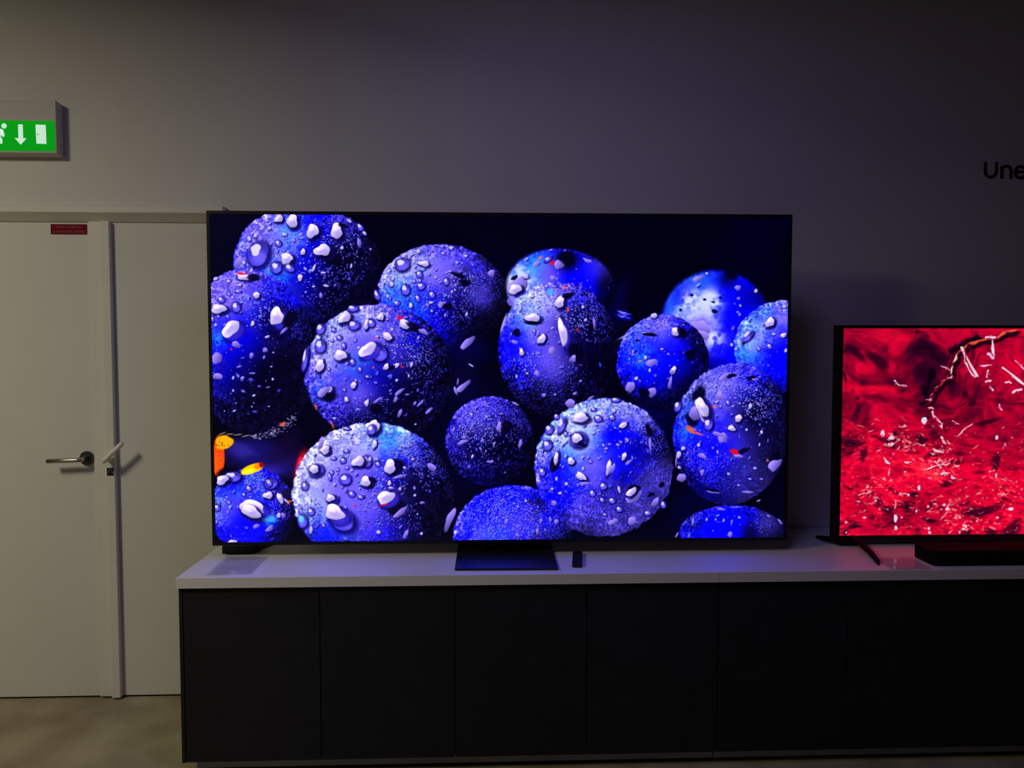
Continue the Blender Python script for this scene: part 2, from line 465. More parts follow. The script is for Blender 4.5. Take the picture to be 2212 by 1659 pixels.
def drop(cv, x, y, a, b, ang=0, kind='w', ph=0.0, raw=False, lum=1.0):
    """one water drop: w = bright window with a dark pool, b = clear bead with a dark rim, s = small bead, l = dim lilac"""
    if not raw:
        x, y = cv.pt(x, y); a *= cv.s; b *= cv.s
    B = lambda *k, **q: cv.blob(*k, raw=True, **q)
    m = max(a, b); n = min(a, b)
    L = lambda c: tuple(v * lum for v in c)
    if kind == 'w':
        B(x + .42 * n, y + .42 * n, a * 1.3, b * 1.3, ang, (6, 2, 58), .82, soft=.22, wob=.10, ph=ph)
        B(x + .62 * n, y + .62 * n, a * 1.12, b * 1.12, ang, L((70, 58, 190)), .35, soft=.3, ring=.18)
        B(x, y, a, b, ang, L(WHITE), 1, wob=.17, ph=ph, taper=.25 * math.sin(ph), grad=.32)
        B(x + .08 * a, y + .15 * b, a * .5, b * .4, ang, L((168, 150, 246)), .6, soft=.5, wob=.2, ph=ph + 1)
        B(x - .25 * a, y - .3 * b, a * .45, b * .32, ang, L((242, 236, 255)), .75, soft=.5)
    elif kind == 'W':
        B(x + .5 * n, y + .5 * n, a * 1.35, b * 1.4, ang, (14, 6, 90), .72, soft=.15, wob=.08, ph=ph)
        B(x + .62 * n, y + .6 * n, a * 1.05, b * 1.1, ang, L((78, 66, 205)), .75, soft=.3)
        B(x, y, a, b, ang, L((226, 214, 255)), 1, wob=.14, ph=ph, taper=-.2, grad=.3)
        B(x, y + .1 * b, a * .6, b * .45, ang, L((176, 158, 250)), .7, soft=.5, wob=.2, ph=ph)
        B(x - .3 * a, y - .35 * b, a * .4, b * .25, ang, (246, 240, 255), .8, soft=.5)
    elif kind == 'b':
        B(x + .15 * m, y + .18 * m, a * 1.22, b * 1.22, ang, (8, 2, 70), .8, soft=.25)
        B(x, y, a, b, ang, L((104, 92, 216)), .62, wob=.06, ph=ph, grad=-.45)
        B(x + .1 * a, y + .3 * b, a * .7, b * .5, ang, L((140, 130, 244)), .6, soft=.5)
        B(x - .22 * a, y - .28 * b, a * .48, b * .45, ang, L((222, 214, 255)), 1, wob=.15, ph=ph)
    elif kind == 's':
        B(x + .3 * n, y + .35 * n, a * 1.25, b * 1.25, ang, (8, 3, 70), .7, soft=.3)
        B(x, y, a, b, ang, L((196, 186, 255)), 1, grad=.3, wob=.1, ph=ph)
    elif kind == 'l':
        B(x, y, a, b, ang, L((150, 134, 226)), .95, wob=.16, ph=ph, taper=.3 * math.sin(ph * 2), grad=.4)
    elif kind == 'd':
        B(x, y, a, b, ang, (4, 1, 34), .9, soft=.25, wob=.15, ph=ph)
    elif kind == 'r':
        B(x, y, a, b, ang, (205, 30, 50), .9, soft=.3, wob=.2, ph=ph)
    elif kind == 'o':
        B(x, y, a, b, ang, (240, 110, 60), .8, soft=.4, wob=.25, ph=ph)
    elif kind == 'c':
        B(x, y, a, b, ang, (90, 190, 255), .75, soft=.6, wob=.2, ph=ph)

def grape(cv, cx, cy, rx, ry, rot=0, lit=1.0, sat=.45, shade=0.0, hot=(), dense=(), micro=300, seed=1,
          blur=False, drops=(), frame=(1, 0, 0), rim=.5, msize=1.5):
    rng = np.random.default_rng(seed)
    x0, y0 = cv.pt(cx, cy); a, b = rx * cv.s, ry * cv.s
    R = int(max(a, b) * 1.1) + 3
    W = cv.win(x0, y0, R)
    if W is None: return
    sy, sx, X, Y = W
    h, w = X.shape
    c, s = math.cos(math.radians(rot)), math.sin(math.radians(rot))
    u = (X * c + Y * s) / a; v = (-X * s + Y * c) / b
    edge = fbm(w, h, 9, rng, 2)
    r = np.sqrt(u * u + v * v) + (edge - .5) * (.02 if blur else .045)
    soft = .06 if blur else .012
    mask = 1 - sstep(1 - soft, 1 + soft, r)
    nz = np.sqrt(np.clip(1 - r * r, 0, 1))
    un, vn = X / max(a, b), Y / max(a, b)
    lam = -.44 * un - .52 * vn + .52 * nz + .08
    n1 = fbm(w, h, max(a, b) * .55, rng, 3)
    n2 = fbm(w, h, 16, rng, 3)
    n3 = fbm(w, h, 4.2, rng, 2, 1, 1.25)
    amp = .35 if blur else 1.0
    t = lam + (n1 - .5) * .55 + (n2 - .5) * .42 * amp + (n3 - .5) * .26 * amp - shade
    t = np.clip(((t - .36) * 1.22 + .34) * lit, -.2, 1.15)
    violet = ramp(t, [(-.2, (2, 0, 24)), (.1, (9, 4, 62)), (.3, (34, 24, 128)), (.55, (68, 54, 198)), (.8, (96, 82, 232)), (1.1, (150, 146, 255))])
    blue = ramp(t, [(-.2, (1, 0, 22)), (.08, (4, 2, 66)), (.26, (8, 4, 168)), (.45, (14, 8, 250)), (.75, (34, 46, 255)), (1.1, (70, 150, 255))])
    k = sstep(.36, .60, n1 * .75 + (n2 - .5) * .5 + .125 + 0.30 * (.40 - sat) * 2)[..., None]
    col = blue * (1 - k) + violet * k
    if not blur:                                        # dark pits of the wet skin
        pit = sstep(.60, .78, fbm(w, h, 7, rng, 2))[..., None] * sstep(.9, .3, t)[..., None]
        col = col * (1 - .62 * pit)
    rid = 1 - np.abs(2 * fbm(w, h, 8.5, rng, 3) - 1)          # wet, wrinkled film between the beads
    rid2 = 1 - np.abs(2 * fbm(w, h, 5.0, rng, 2) - 1)
    crunch = sstep(.80, .97, rid) * .8 + sstep(.86, .98, rid2) * .5
    for (hx, hy, hr, kind, st) in hot:
        qx, qy = cv.pt(hx, hy); hr *= cv.s
        d = np.exp(-(((X + x0 - qx) ** 2 + (Y + y0 - qy) ** 2) / (hr * hr)))
        tex = fbm(w, h, 3.4, rng, 2) if not blur else fbm(w, h, 9, rng, 2)
        tex2 = fbm(w, h, 14, rng, 3)
        hc = {'c': (70, 170, 255), 'w': (206, 214, 255), 'v': (128, 112, 236), 'b': (16, 12, 255), 'd': (3, 1, 34)}[kind]
        g = np.clip(d * st * (1.25 if kind in 'dvb' else .55 + 1.2 * sstep(.36, .60, tex * .5 + tex2 * .5)), 0, 1)[..., None]
        if kind in 'wc' and not blur: g = g * (1 - .6 * np.clip(sstep(.84, .97, rid2) + .6 * sstep(.88, .98, rid), 0, 1))[..., None]
        col = col * (1 - g) + np.array(hc, np.float32) / 255 * g
    if not blur:
        wgt = np.clip(sstep(.45, .98, r) * .9 + sstep(.1, .8, vn) * .55, 0, 1) * sstep(.35, .6, n2 * .5 + n1 * .5 + .12)
        col = col * (1 - .26 * wgt * (1 - crunch))[..., None]
        col = col + (crunch * wgt * np.clip(.24 + .62 * t, .06, .9))[..., None] * np.array((.42, .40, .95), np.float32)
    rimm = (sstep(.90, .99, r) * (1 - sstep(.99, 1.02, r)) * sstep(.42, .66, n3) * rim)[..., None]
    col = np.clip(col + rimm * np.array((.42, .40, .72), np.float32) * np.clip(.35 + t, .12, 1)[..., None], 0, 1)
    m = mask[..., None]
    cv.img[sy, sx] = cv.img[sy, sx] * (1 - m) + col * m
    # beads scattered over the skin
    zones = [(None, micro)] + [((zx, zy, zr), n) for (zx, zy, zr, n) in dense]
    for z, n in zones:
        for i in range(n):
            if z is None:
                q = math.sqrt(rng.random()) * .985; th = rng.random() * 6.2832
                px, py = q * math.cos(th) * a, q * math.sin(th) * b
                px, py = px * c - py * s, px * s + py * c
                sz = (.7 + rng.random() ** 4 * 2.4) * msize
            else:
                q = math.sqrt(rng.random()); th = rng.random() * 6.2832
                zx, zy = cv.pt(z[0], z[1])
                px, py = zx + q * math.cos(th) * z[2] * cv.s - x0, zy + q * math.sin(th) * z[2] * cv.s - y0
                sz = (.75 + rng.random() * .55) * msize * .9
            uu, vv = (px * c + py * s) / a, (-px * s + py * c) / b
            rr = math.hypot(uu, vv)
            if rr > .985 or (z is None and rng.random() < .25): continue
            lamp = -.46 * uu - .58 * vv + .62 * math.sqrt(max(0, 1 - rr * rr)) - shade
            if z is None and rng.random() > .35 + lamp: continue
            lum = min(1, max(.26, .46 + .52 * lamp)) * (.66 + .34 * rng.random())
            fx = max(.45, math.sqrt(max(0, 1 - rr * rr)))
            ang = math.degrees(math.atan2(vv, uu))
            sz *= cv.s * .95
            cv.blob(x0 + px + .7 * sz, y0 + py + .8 * sz, sz * 1.15 * fx, sz * 1.25, ang, (6, 2, 60), .6, soft=.5, raw=True)
            k_ = min(1.0, max(0.0, (lum - .22) / .6)); lo_, hi_ = ((46, 36, 200), (200, 190, 255)) if rng.random() < .8 else ((24, 30, 210), (150, 190, 255))
            cv.blob(x0 + px, y0 + py, sz * fx * .85, sz * (1.0 + .5 * rng.random()), ang, tuple(p_ + (q_ - p_) * k_ for p_, q_ in zip(lo_, hi_)), .92, soft=.5, raw=True)
    paint_drops(cv, drops, frame, seed)

def paint_drops(cv, drops, frame, seed=0):
    S, ox, oy = frame
    for i, d in enumerate(drops):
        kind = d[5] if len(d) > 5 else 'w'
        drop(cv, ox + d[0] / S, oy + d[1] / S, max(d[2] / S, 1.2), max(d[3] / S, 1.2), d[4] if len(d) > 4 else 0, kind, ph=(i * 1.7 + seed) % 6.28)

FA = (3.456, 440, 440); FB = (3.253, 1060, 440); FC = (3.456, 440, 800); FD = (3.253, 1060, 800)

def paint_grapes(w, h):
    cv = Canvas(w, h, [(452.6, 462.2), (1705.3, 470.3), (1693.8, 1160.3), (466.0, 1172.1)])
    rng = np.random.default_rng(5)
    cv.img[:] = np.array((1, 1, 22), np.float32) / 255
    hz = fbm(w, h, 120, rng, 3)[..., None]
    cv.img += np.array((.004, .002, .035), np.float32) * sstep(.4, .7, hz)
    # dim shapes in the gaps between the berries
    for (x, y, a, b, ang, col, al) in [(1000, 745, 45, 40, 0, (6, 4, 70), .8), (1330, 660, 28, 45, 10, (10, 6, 74), .7),
            (560, 985, 75, 38, 10, (40, 32, 120), .75), (520, 970, 30, 14, 20, (70, 58, 150), .7), (600, 1010, 45, 14, -20, (58, 48, 160), .7),
            (570, 1025, 30, 20, 0, (76, 64, 190), .6), (620, 975, 40, 40, 0, (30, 12, 60), .7), (1030, 960, 90, 120, 0, (4, 3, 60), .6),
            (1400, 900, 60, 40, 0, (5, 4, 80), .7), (1500, 1100, 60, 40, 0, (4, 3, 60), .6), (1000, 820, 30, 60, 20, (10, 8, 60), .6)]:
        cv.blob(x, y, a, b, ang, col, al, soft=.6, wob=.2, ph=x)
    # A, top left
    grape(cv, 665, 577, 156, 130, 8, .95, .5, .02, seed=11, micro=330, msize=1.35,
          hot=[(610, 525, 48, 'w', .75), (600, 575, 40, 'w', .7), (560, 500, 60, 'v', .8), (680, 600, 70, 'b', .75), (590, 610, 40, 'c', .5), (760, 560, 65, 'd', .8), (740, 650, 90, 'd', .85), (625, 500, 30, 'c', .35)],
          dense=[(740, 560, 60, 210), (700, 600, 60, 160), (650, 490, 40, 60), (600, 540, 45, 130), (745, 485, 45, 120)], frame=FA,
          drops=[(405, 370, 72, 92, 20, 'b'), (660, 130, 38, 48, 25), (560, 112, 30, 26, -30), (812, 205, 42, 50, 15), (992, 205, 42, 55, 5), (950, 400, 80, 55, 30, 'd'),
                 (882, 348, 58, 42, -5), (620, 410, 42, 40, 10), (640, 478, 38, 28, 20, 'b'), (540, 475, 38, 44, 0, 'b'), (740, 360, 16, 24, 10), (555, 295, 24, 24, 0, 'b'),
                 (602, 230, 18, 12, 0, 's'), (490, 185, 14, 11, 0, 's'), (675, 275, 11, 14, 0, 'b'), (385, 240, 14, 14, 0, 's'), (340, 262, 14, 18, 0, 's'), (258, 440, 22, 48, 20, 'l'),
                 (300, 442, 11, 14, 0, 's'), (820, 482, 10, 30, 25, 's'), (718, 552, 15, 28, 10), (1160, 290, 15, 32, -15, 'l'), (912, 612, 22, 8, 10, 's'), (875, 685, 12, 20, 0, 'l'),
                 (892, 515, 18, 8, 0, 's'), (1100, 465, 7, 18, 10, 's'), (1165, 175, 20, 30, -40, 'b'), (1030, 330, 12, 14, 40, 's'), (1085, 130, 18, 10, 40, 's'), (1040, 165, 40, 14, 20, 'd'),
                 (1245, 340, 6, 8, 0, 's'), (1200, 220, 10, 18, -40, 's'), (760, 660, 6, 6, 0, 's'), (820, 618, 12, 7, 0, 's')])
    # B, left edge
    grape(cv, 545, 762, 133, 178, -8, .92, .45, .10, seed=12, micro=320, msize=1.35,
          hot=[(480, 640, 70, 'v', .9), (520, 620, 50, 'v', .6), (520, 740, 50, 'b', .8), (500, 830, 45, 'b', .7), (470, 735, 20, 'c', .6), (620, 800, 80, 'd', .85), (560, 900, 110, 'd', .95), (600, 690, 45, 'd', .6), (640, 640, 26, 'b', .7)],
          dense=[(540, 625, 35, 90), (600, 640, 38, 130), (650, 700, 35, 150), (560, 680, 30, 60)], frame=FA,
          drops=[(305, 548, 55, 22, 5), (285, 522, 35, 9, 4, 'r'), (375, 550, 45, 26, 8, 'd'), (395, 682, 24, 22, 0), (545, 842, 50, 62, 20, 'W'), (640, 870, 40, 80, 30, 'd'), (112, 785, 55, 32, 0),
                 (240, 770, 32, 38, 0, 'b'), (130, 716, 26, 22, 0, 'b'), (205, 930, 72, 48, -40, 'W'), (90, 560, 18, 12, -20, 's'), (185, 580, 16, 9, 0, 's'), (258, 655, 24, 11, 0, 'b'),
                 (190, 676, 14, 11, 0, 'b'), (180, 842, 13, 12, 0, 'b'), (110, 842, 12, 12, 0, 'b'), (475, 992, 18, 9, -20, 's'), (365, 895, 12, 20, 10), (600, 945, 38, 10, -42, 'l'), (240, 1050, 30, 24, 10, 'l'),
                 (100, 1150, 38, 42, -30, 'l'), (105, 1285, 34, 20, 20, 'l'), (460, 1092, 20, 16, 0, 'l'), (355, 1132, 14, 24, 20, 'l'), (520, 1110, 6, 6, 0, 's'), (270, 605, 14, 11, 0, 's'), (215, 700, 9, 9, 0, 's'),
                 (65, 860, 14, 22, 0, 'b'), (90, 905, 10, 10, 0, 's'), (205, 1085, 9, 9, 0, 'r'), (265, 1215, 20, 7, -20, 'l'), (365, 1265, 22, 7, 0, 'l'), (505, 1215, 8, 5, 0, 's')])
    paint_drops(cv, [(105, 45, 30, 22, 25, 'l'), (288, 60, 14, 18, 20, 'l'), (220, 55, 8, 14, 20, 's'), (375, 186, 12, 8, -20, 's'), (230, 300, 13, 6, -20, 's'), (360, 270, 6, 5, 0, 's'), (515, 65, 8, 10, 20, 's'),
                     (487, 268, 8, 4, 0, 's'), (480, 125, 16, 5, -10, 'l'), (220, 150, 7, 10, 0, 's'), (242, 242, 4, 4, 0, 's'), (375, 242, 4, 4, 0, 's'), (155, 302, 4, 4, 0, 's'), (590, 400, 22, 16, -45, 'o')], FC, 3)
    rr = np.random.default_rng(8)
    for i in range(170):                                # sparkling lower edge of B
        f = rr.random(); px = 545 + f * 95; py = 943 - f * f * 42 + rr.normal() * (3 + 4 * f)
        cv.blob(px, py, .7 + rr.random() * 1.2, .6, -25, (180, 176, 225), .8)
    for i in range(5):
        cv.blob(480 + i * 17, 938 + rr.normal() * 3, 9, .9, -8 + rr.normal() * 8, (190, 180, 150), .8)
    # C, top middle
    grape(cv, 956, 638, 138, 109, 5, .95, .38, .02, seed=13, micro=340, msize=1.3,
          hot=[(870, 590, 40, 'w', .8), (860, 640, 40, 'c', .5), (960, 590, 62, 'v', .85), (905, 680, 35, 'c', .6), (950, 705, 50, 'b', .7), (1010, 690, 60, 'd', .75), (1000, 605, 26, 'd', .5), (1040, 640, 30, 'v', .4), (905, 570, 30, 'w', .5)],
          dense=[(970, 655, 62, 330), (1045, 615, 40, 210), (930, 550, 40, 90), (870, 590, 38, 120), (1020, 560, 50, 110)], frame=FA,
          drops=[(1480, 452, 52, 46, -20, 'b'), (1640, 447, 38, 20, 10), (1608, 525, 24, 24, 0, 'b'), (1503, 640, 33, 40, 0, 'b'), (1620, 615, 30, 26, -20, 'b'), (1808, 580, 20, 28, 0, 'b'), (1702, 678, 24, 25, 0, 'b'),
                 (1595, 705, 17, 28, -15, 'b'), (1570, 580, 13, 13, 0, 'b'), (1612, 573, 13, 12, 0, 'b'), (1730, 550, 10, 9, 0, 's'), (1775, 752, 30, 22, -40, 'l'), (1820, 765, 34, 24, 0, 'd'), (1695, 737, 17, 9, 0, 's'),
                 (1545, 760, 13, 18, 0), (1402, 600, 15, 20, 0, 's'), (1602, 355, 13, 18, 0, 's'), (1845, 330, 18, 12, 0, 's'), (1682, 375, 11, 11, 0, 'b'), (1785, 370, 11, 9, 0, 's'), (1890, 440, 8, 9, 0, 's'), (2145, 520, 26, 25, 0, 'l'),
                 (1550, 378, 9, 11, 0, 's'), (1955, 390, 12, 10, 0, 's'), (1960, 825, 8, 17, 20, 's'), (1850, 657, 7, 12, 15, 's'), (1440, 742, 24, 18, -20, 'b'), (1900, 535, 52, 16, 25, 'd'), (1950, 590, 42, 24, 10, 'd'),
                 (1548, 690, 9, 9, 0, 'b'), (1372, 690, 9, 16, 0, 's'), (1700, 800, 8, 10, 0, 's'), (1410, 560, 10, 16, 20, 's'), (1800, 830, 5, 14, 20, 's')])
    paint_drops(cv, [(1290, 680, 20, 40, -20, 'b'), (1965, 1040, 65, 26, -45, 'l'), (1995, 1205, 22, 5, 35, 's'), (1175, 775, 12, 10, 0, 's')], FA, 5)
    # E, behind
    grape(cv, 1212, 622, 118, 84, 4, .95, .8, 0, seed=14, micro=60, blur=True, hot=[(1122, 612, 34, 'w', 1.4), (1160, 570, 30, 'c', .5), (1195, 590, 34, 'v', .9), (1250, 600, 42, 'b', 1.0), (1225, 560, 26, 'd', .95), (1310, 610, 26, 'd', .7), (1290, 575, 30, 'v', .35)],
          frame=FB, drops=[(190, 575, 70, 55, -25, 'l'), (170, 600, 45, 32, -10), (320, 425, 24, 18, -20, 'l'), (480, 425, 38, 32, -30, 'l'), (530, 388, 55, 42, 20, 'd'), (680, 402, 28, 12, 15, 'l'), (245, 510, 20, 16, 0, 's'),
                                (430, 415, 14, 20, 30, 'r'), (345, 380, 16, 9, -30, 'o'), (400, 390, 30, 14, -35, 'b'), (435, 522, 22, 14, 0, 'l'), (165, 520, 25, 14, -30, 'd')])
    # G, far right, out of focus
    grape(cv, 1545, 694, 118, 110, 0, 1.05, .95, -.06, seed=15, micro=26, blur=True, msize=2.2, rim=.2,
          hot=[(1600, 720, 90, 'b', 1.0), (1480, 640, 40, 'b', .7), (1570, 630, 50, 'b', .7), (1500, 660, 32, 'w', 1.0), (1532, 652, 26, 'w', .9), (1470, 690, 20, 'w', .7), (1515, 690, 28, 'w', .9), (1515, 712, 26, 'v', 1.3), (1570, 600, 22, 'd', .6), (1540, 730, 28, 'w', .6), (1620, 640, 40, 'd', .35)],
          frame=FB, drops=[(1470, 875, 75, 55, 20, 'l'), (1480, 925, 50, 34, 30, 'l'), (1455, 525, 44, 16, -25, 'l'), (1732, 590, 20, 20, 0, 'l'), (1860, 612, 12, 14, 0, 's'), (1738, 665, 12, 10, 0, 'l'), (1515, 490, 10, 9, 0, 's'), (1690, 500, 45, 30, 20, 'd'),
                                (1330, 745, 10, 10, 0, 'd'), (1410, 640, 14, 9, 0, 'd'), (1500, 672, 12, 9, 0, 'd'), (1560, 690, 14, 8, 20, 'd'), (1570, 755, 24, 14, 20, 'd'), (1610, 660, 10, 10, 0, 'd'), (1732, 760, 7, 6, 0, 's')])
    # H, right edge
    grape(cv, 1692, 748, 110, 101, 0, .95, .7, 0, seed=16, micro=110, blur=False, msize=1.5,
          hot=[(1640, 730, 40, 'w', .8), (1620, 750, 30, 'w', .5), (1690, 780, 60, 'b', .9), (1600, 780, 40, 'c', .6), (1690, 690, 40, 'v', .5)], frame=FB,
          drops=[(1958, 832, 28, 36, 30), (1800, 930, 22, 52, 50, 'b'), (1880, 1018, 14, 15, 0, 'b'), (1955, 1000, 20, 20, 0, 'b'), (2055, 922, 22, 14, -20), (2060, 722, 16, 10, 0, 's'), (1985, 915, 14, 8, 0, 's'), (2070, 1030, 10, 14, 0, 's'), (1720, 1020, 12, 8, 0, 's'), (1690, 990, 10, 12, 0, 's')])
    # I
    grape(cv, 1431, 783, 101, 105, 0, .92, .72, .08, seed=17, micro=230, msize=1.25,
          hot=[(1400, 760, 50, 'b', .7), (1440, 800, 60, 'b', .7), (1385, 770, 34, 'c', .45), (1425, 700, 44, 'v', .7), (1480, 860, 60, 'd', .7), (1500, 740, 30, 'd', .4)],
          dense=[(1400, 700, 30, 130), (1370, 740, 30, 60)], frame=FB,
          drops=[(1300, 898, 34, 28, 30), (1345, 905, 30, 45, -30, 'd'), (1400, 1060, 34, 42, 10, 'd'), (1130, 1115, 40, 24, -15, 'l'), (1280, 1170, 18, 30, 25), (1085, 1080, 11, 15, 10, 's'), (1145, 785, 22, 18, 0, 's'), (1100, 910, 40, 8, 5, 's'), (1115, 918, 55, 12, 5, 'd'),
                 (1045, 1105, 12, 9, 0, 'o'), (1115, 1170, 8, 14, 0, 's'), (1245, 1055, 6, 6, 0, 's'), (1030, 960, 20, 7, 0, 'd'), (1200, 1020, 10, 8, 0, 's')])
    paint_drops(cv, [(980, 115, 30, 42, 15, 'l'), (1128, 152, 30, 34, 10, 'l'), (1258, 85, 12, 42, 12, 'l'), (1075, 160, 35, 40, 0, 'd'), (1020, 55, 12, 14, 30, 's'), (1270, 10, 18, 14, 0, 'l')], FD, 2)
    # F
    grape(cv, 1205, 755, 130, 146, 4, .95, .38, .06, seed=18, micro=420, msize=1.25,
          hot=[(1150, 655, 42, 'w', .95), (1140, 700, 36, 'w', .75), (1175, 720, 40, 'v', .8), (1130, 690, 30, 'c', .35), (1110, 730, 30, 'b', .6), (1190, 780, 50, 'v', .7), (1285, 740, 70, 'd', .55), (1255, 690, 45, 'd', .55), (1280, 830, 60, 'd', .6)],
          dense=[(1245, 665, 55, 300), (1285, 700, 40, 150), (1150, 665, 45, 150), (1170, 830, 70, 260), (1230, 840, 60, 160), (1130, 800, 40, 130)], frame=FB,
          drops=[(482, 692, 32, 40, 30), (540, 645, 40, 22, -20, 'd'), (290, 800, 52, 28, 5), (292, 838, 60, 12, 3, 'd'), (505, 905, 28, 92, -10, 'W'), (600, 1040, 50, 80, -20, 'd'), (355, 950, 24, 36, 30), (430, 1030, 26, 24, -30, 'l'), (215, 1042, 15, 26, 0),
                 (165, 972, 20, 14, 30, 'l'), (205, 732, 9, 26, 5, 's'), (725, 842, 10, 36, -5, 'l'), (645, 725, 10, 12, 0, 's'), (665, 815, 9, 12, 0, 's'), (305, 895, 12, 12, 0, 'b'), (575, 1090, 22, 26, 40, 'l'), (602, 885, 9, 9, 0, 'r'), (540, 745, 8, 16, 0, 'o'), (410, 740, 14, 24, 30, 'l'),
                 (415, 620, 24, 20, 0, 'c'), (320, 1190, 14, 18, 0, 'l'), (700, 880, 18, 40, 10, 'd'), (180, 905, 30, 26, 0, 'v' if 0 else 'd'), (240, 1165, 9, 9, 0, 'b'), (520, 590, 20, 8, 0, 'o')])
    paint_drops(cv, [(370, 172, 15, 14, 20, 'l'), (328, 18, 12, 22, -20, 'l'), (590, 160, 15, 11, -30, 'l'), (450, 168, 9, 5, -20, 's'), (180, 42, 7, 12, 0, 's'), (630, 72, 10, 5, -30, 's'), (255, 20, 8, 8, 0, 's')], FD, 4)
    # clear drop between F and I, slivers left of F
    cv.blob(1347, 688, 21, 17, 10, (5, 2, 44), .95, wob=.05); cv.blob(1346, 681, 16, 9, 10, (22, 20, 170), .85, soft=.5, wob=.2)
    for dx, dy, L_, a_, c_ in ((-4, -7, 9, 14, (190, 190, 255)), (3, -3, 12, 4, (120, 120, 250)), (-2, 2, 7, -8, (170, 170, 255)), (8, 5, 6, 20, (90, 90, 240)), (-10, 0, 4, 40, (110, 110, 240))):
        cv.blob(1347 + dx, 681 + dy, L_, 1.3, a_, c_, .85, wob=.25, ph=dx, bend=.5)
    cv.blob(1352, 723, 20, 2.0, -30, (170, 164, 246), .85, bend=.6)
    cv.blob(1087, 698, 2.6, 22, 18, (170, 158, 236), .9); cv.blob(1104, 650, 9, 11, 30, (140, 128, 230), .8, wob=.2)
    # D
    grape(cv, 818, 806, 158, 147, 6, .98, .40, .03, seed=19, micro=430, msize=1.35,
          hot=[(730, 715, 46, 'w', .9), (715, 760, 40, 'w', .5), (790, 700, 36, 'w', .45), (780, 760, 60, 'v', .85), (850, 780, 50, 'v', .6), (780, 800, 34, 'c', .65), (820, 830, 50, 'b', .8), (880, 850, 90, 'd', .55), (930, 800, 50, 'd', .45), (820, 920, 90, 'd', .55), (900, 920, 60, 'd', .6), (775, 850, 40, 'v', .6), (690, 850, 25, 'c', .3)],
          dense=[(880, 740, 55, 300), (920, 790, 45, 200), (850, 690, 50, 200), (730, 730, 40, 120), (700, 900, 35, 160), (935, 870, 40, 110), (800, 900, 50, 140)], frame=FA,
          drops=[(1110, 780, 38, 24, 0, 'b'), (1050, 850, 48, 34, -35), (1118, 905, 42, 34, 0, 'b'), (1215, 902, 18, 36, 15), (1250, 890, 26, 30, 0, 'b'), (1318, 845, 24, 24, 0), (1505, 900, 52, 30, 30), (1462, 850, 22, 14, 0, 'r'), (1590, 930, 80, 30, 25, 'd'), (1640, 955, 38, 18, 30, 'l'),
                 (1370, 990, 40, 24, 40), (1310, 1112, 56, 62, 0, 'b'), (1225, 1085, 70, 42, -35, 'W'), (1020, 1130, 46, 36, 10), (868, 1060, 40, 48, 10, 'b'), (865, 1208, 28, 48, 25), (1110, 1180, 20, 25, 0, 'b'), (1166, 1235, 16, 20, 0, 'b'), (1012, 1000, 20, 18, 0, 'b'), (970, 942, 17, 16, 0, 'b'),
                 (960, 1020, 13, 12, 0, 'b'), (1130, 1020, 13, 12, 0, 'b'), (1360, 1217, 18, 24, 40), (1440, 1205, 14, 20, 30), (1400, 1225, 20, 16, 0, 'd'), (1230, 1290, 28, 14, 0, 'b'), (935, 1235, 13, 12, 0, 'b'), (1045, 1060, 15, 24, 10, 'b'), (870, 932, 32, 40, 20, 'b'), (755, 1160, 18, 92, 12, 'b'),
                 (1550, 1200, 9, 22, 20, 's'), (1290, 1003, 9, 9, 0, 'o'), (1265, 1222, 8, 8, 0, 'o'), (1480, 1215, 10, 8, 0, 'r'), (1405, 938, 9, 14, 0, 's'), (1155, 1075, 10, 10, 0, 's'), (1600, 1000, 6, 14, 20, 's')])
    paint_drops(cv, [(905, 160, 58, 30, -35), (935, 195, 50, 40, 0, 'd'), (895, 158, 52, 26, -35, 'l'), (1118, 110, 20, 24, 20), (1065, 216, 14, 20, 0), (1215, 242, 14, 26, 10), (1290, 285, 55, 40, 30, 'd'), (1462, 158, 48, 12, -38, 'l'), (1462, 318, 12, 36, 25, 'l'), (1302, 218, 40, 9, -32, 'l'), (975, 356, 15, 7, 10, 's'), (1155, 290, 20, 8, 0, 'l'),
                     (1220, 46, 16, 12, 0, 'b'), (1440, 72, 12, 9, -30, 's'), (1530, 40, 7, 12, 0, 's'), (1520, 178, 18, 6, -10, 'l'), (1620, 240, 32, 10, -45, 'l'), (1680, 300, 35, 12, -40, 'l'), (1575, 245, 10, 16, 30, 'l'), (1430, 215, 12, 26, 30, 'l'), (1050, 145, 12, 12, 0, 'b'), (835, 270, 8, 22, -20, 'o'), (960, 405, 6, 30, -20, 'o'),
                     (1520, 415, 30, 12, 10, 'd'), (1580, 400, 8, 6, 0, 's'), (1360, 430, 40, 20, 10, 'd'), (1935, 120, 70, 20, -42, 'l'), (1880, 150, 10, 36, -20, 'l'), (1895, 85, 6, 26, 5, 'l')], FC, 6)
    # K, dark one in the middle
    grape(cv, 1058, 952, 96, 97, 0, .72, .3, .10, seed=20, micro=330, msize=1.15,
          hot=[(1040, 920, 34, 'v', .5), (1090, 970, 60, 'd', .7), (1060, 1010, 60, 'd', .7), (1005, 950, 30, 'd', .4), (1040, 1030, 40, 'b', .15)],
          dense=[(1035, 915, 45, 260), (1080, 890, 40, 160), (1120, 930, 30, 130), (1000, 930, 25, 80), (1040, 990, 45, 90), (1110, 1000, 35, 70)], frame=FC,
          drops=[(2000, 330, 10, 22, 10, 'b'), (1935, 532, 42, 14, -15, 'l'), (2080, 520, 16, 11, -40, 'l'), (2208, 425, 9, 42, 0, 'l'), (2138, 680, 26, 10, 5, 'l'), (2005, 640, 8, 16, 20, 's'), (1980, 715, 5, 8, 0, 's'), (2105, 600, 4, 8, 0, 's'), (1940, 500, 14, 12, 30, 'l'), (2165, 555, 5, 16, 10, 's')])
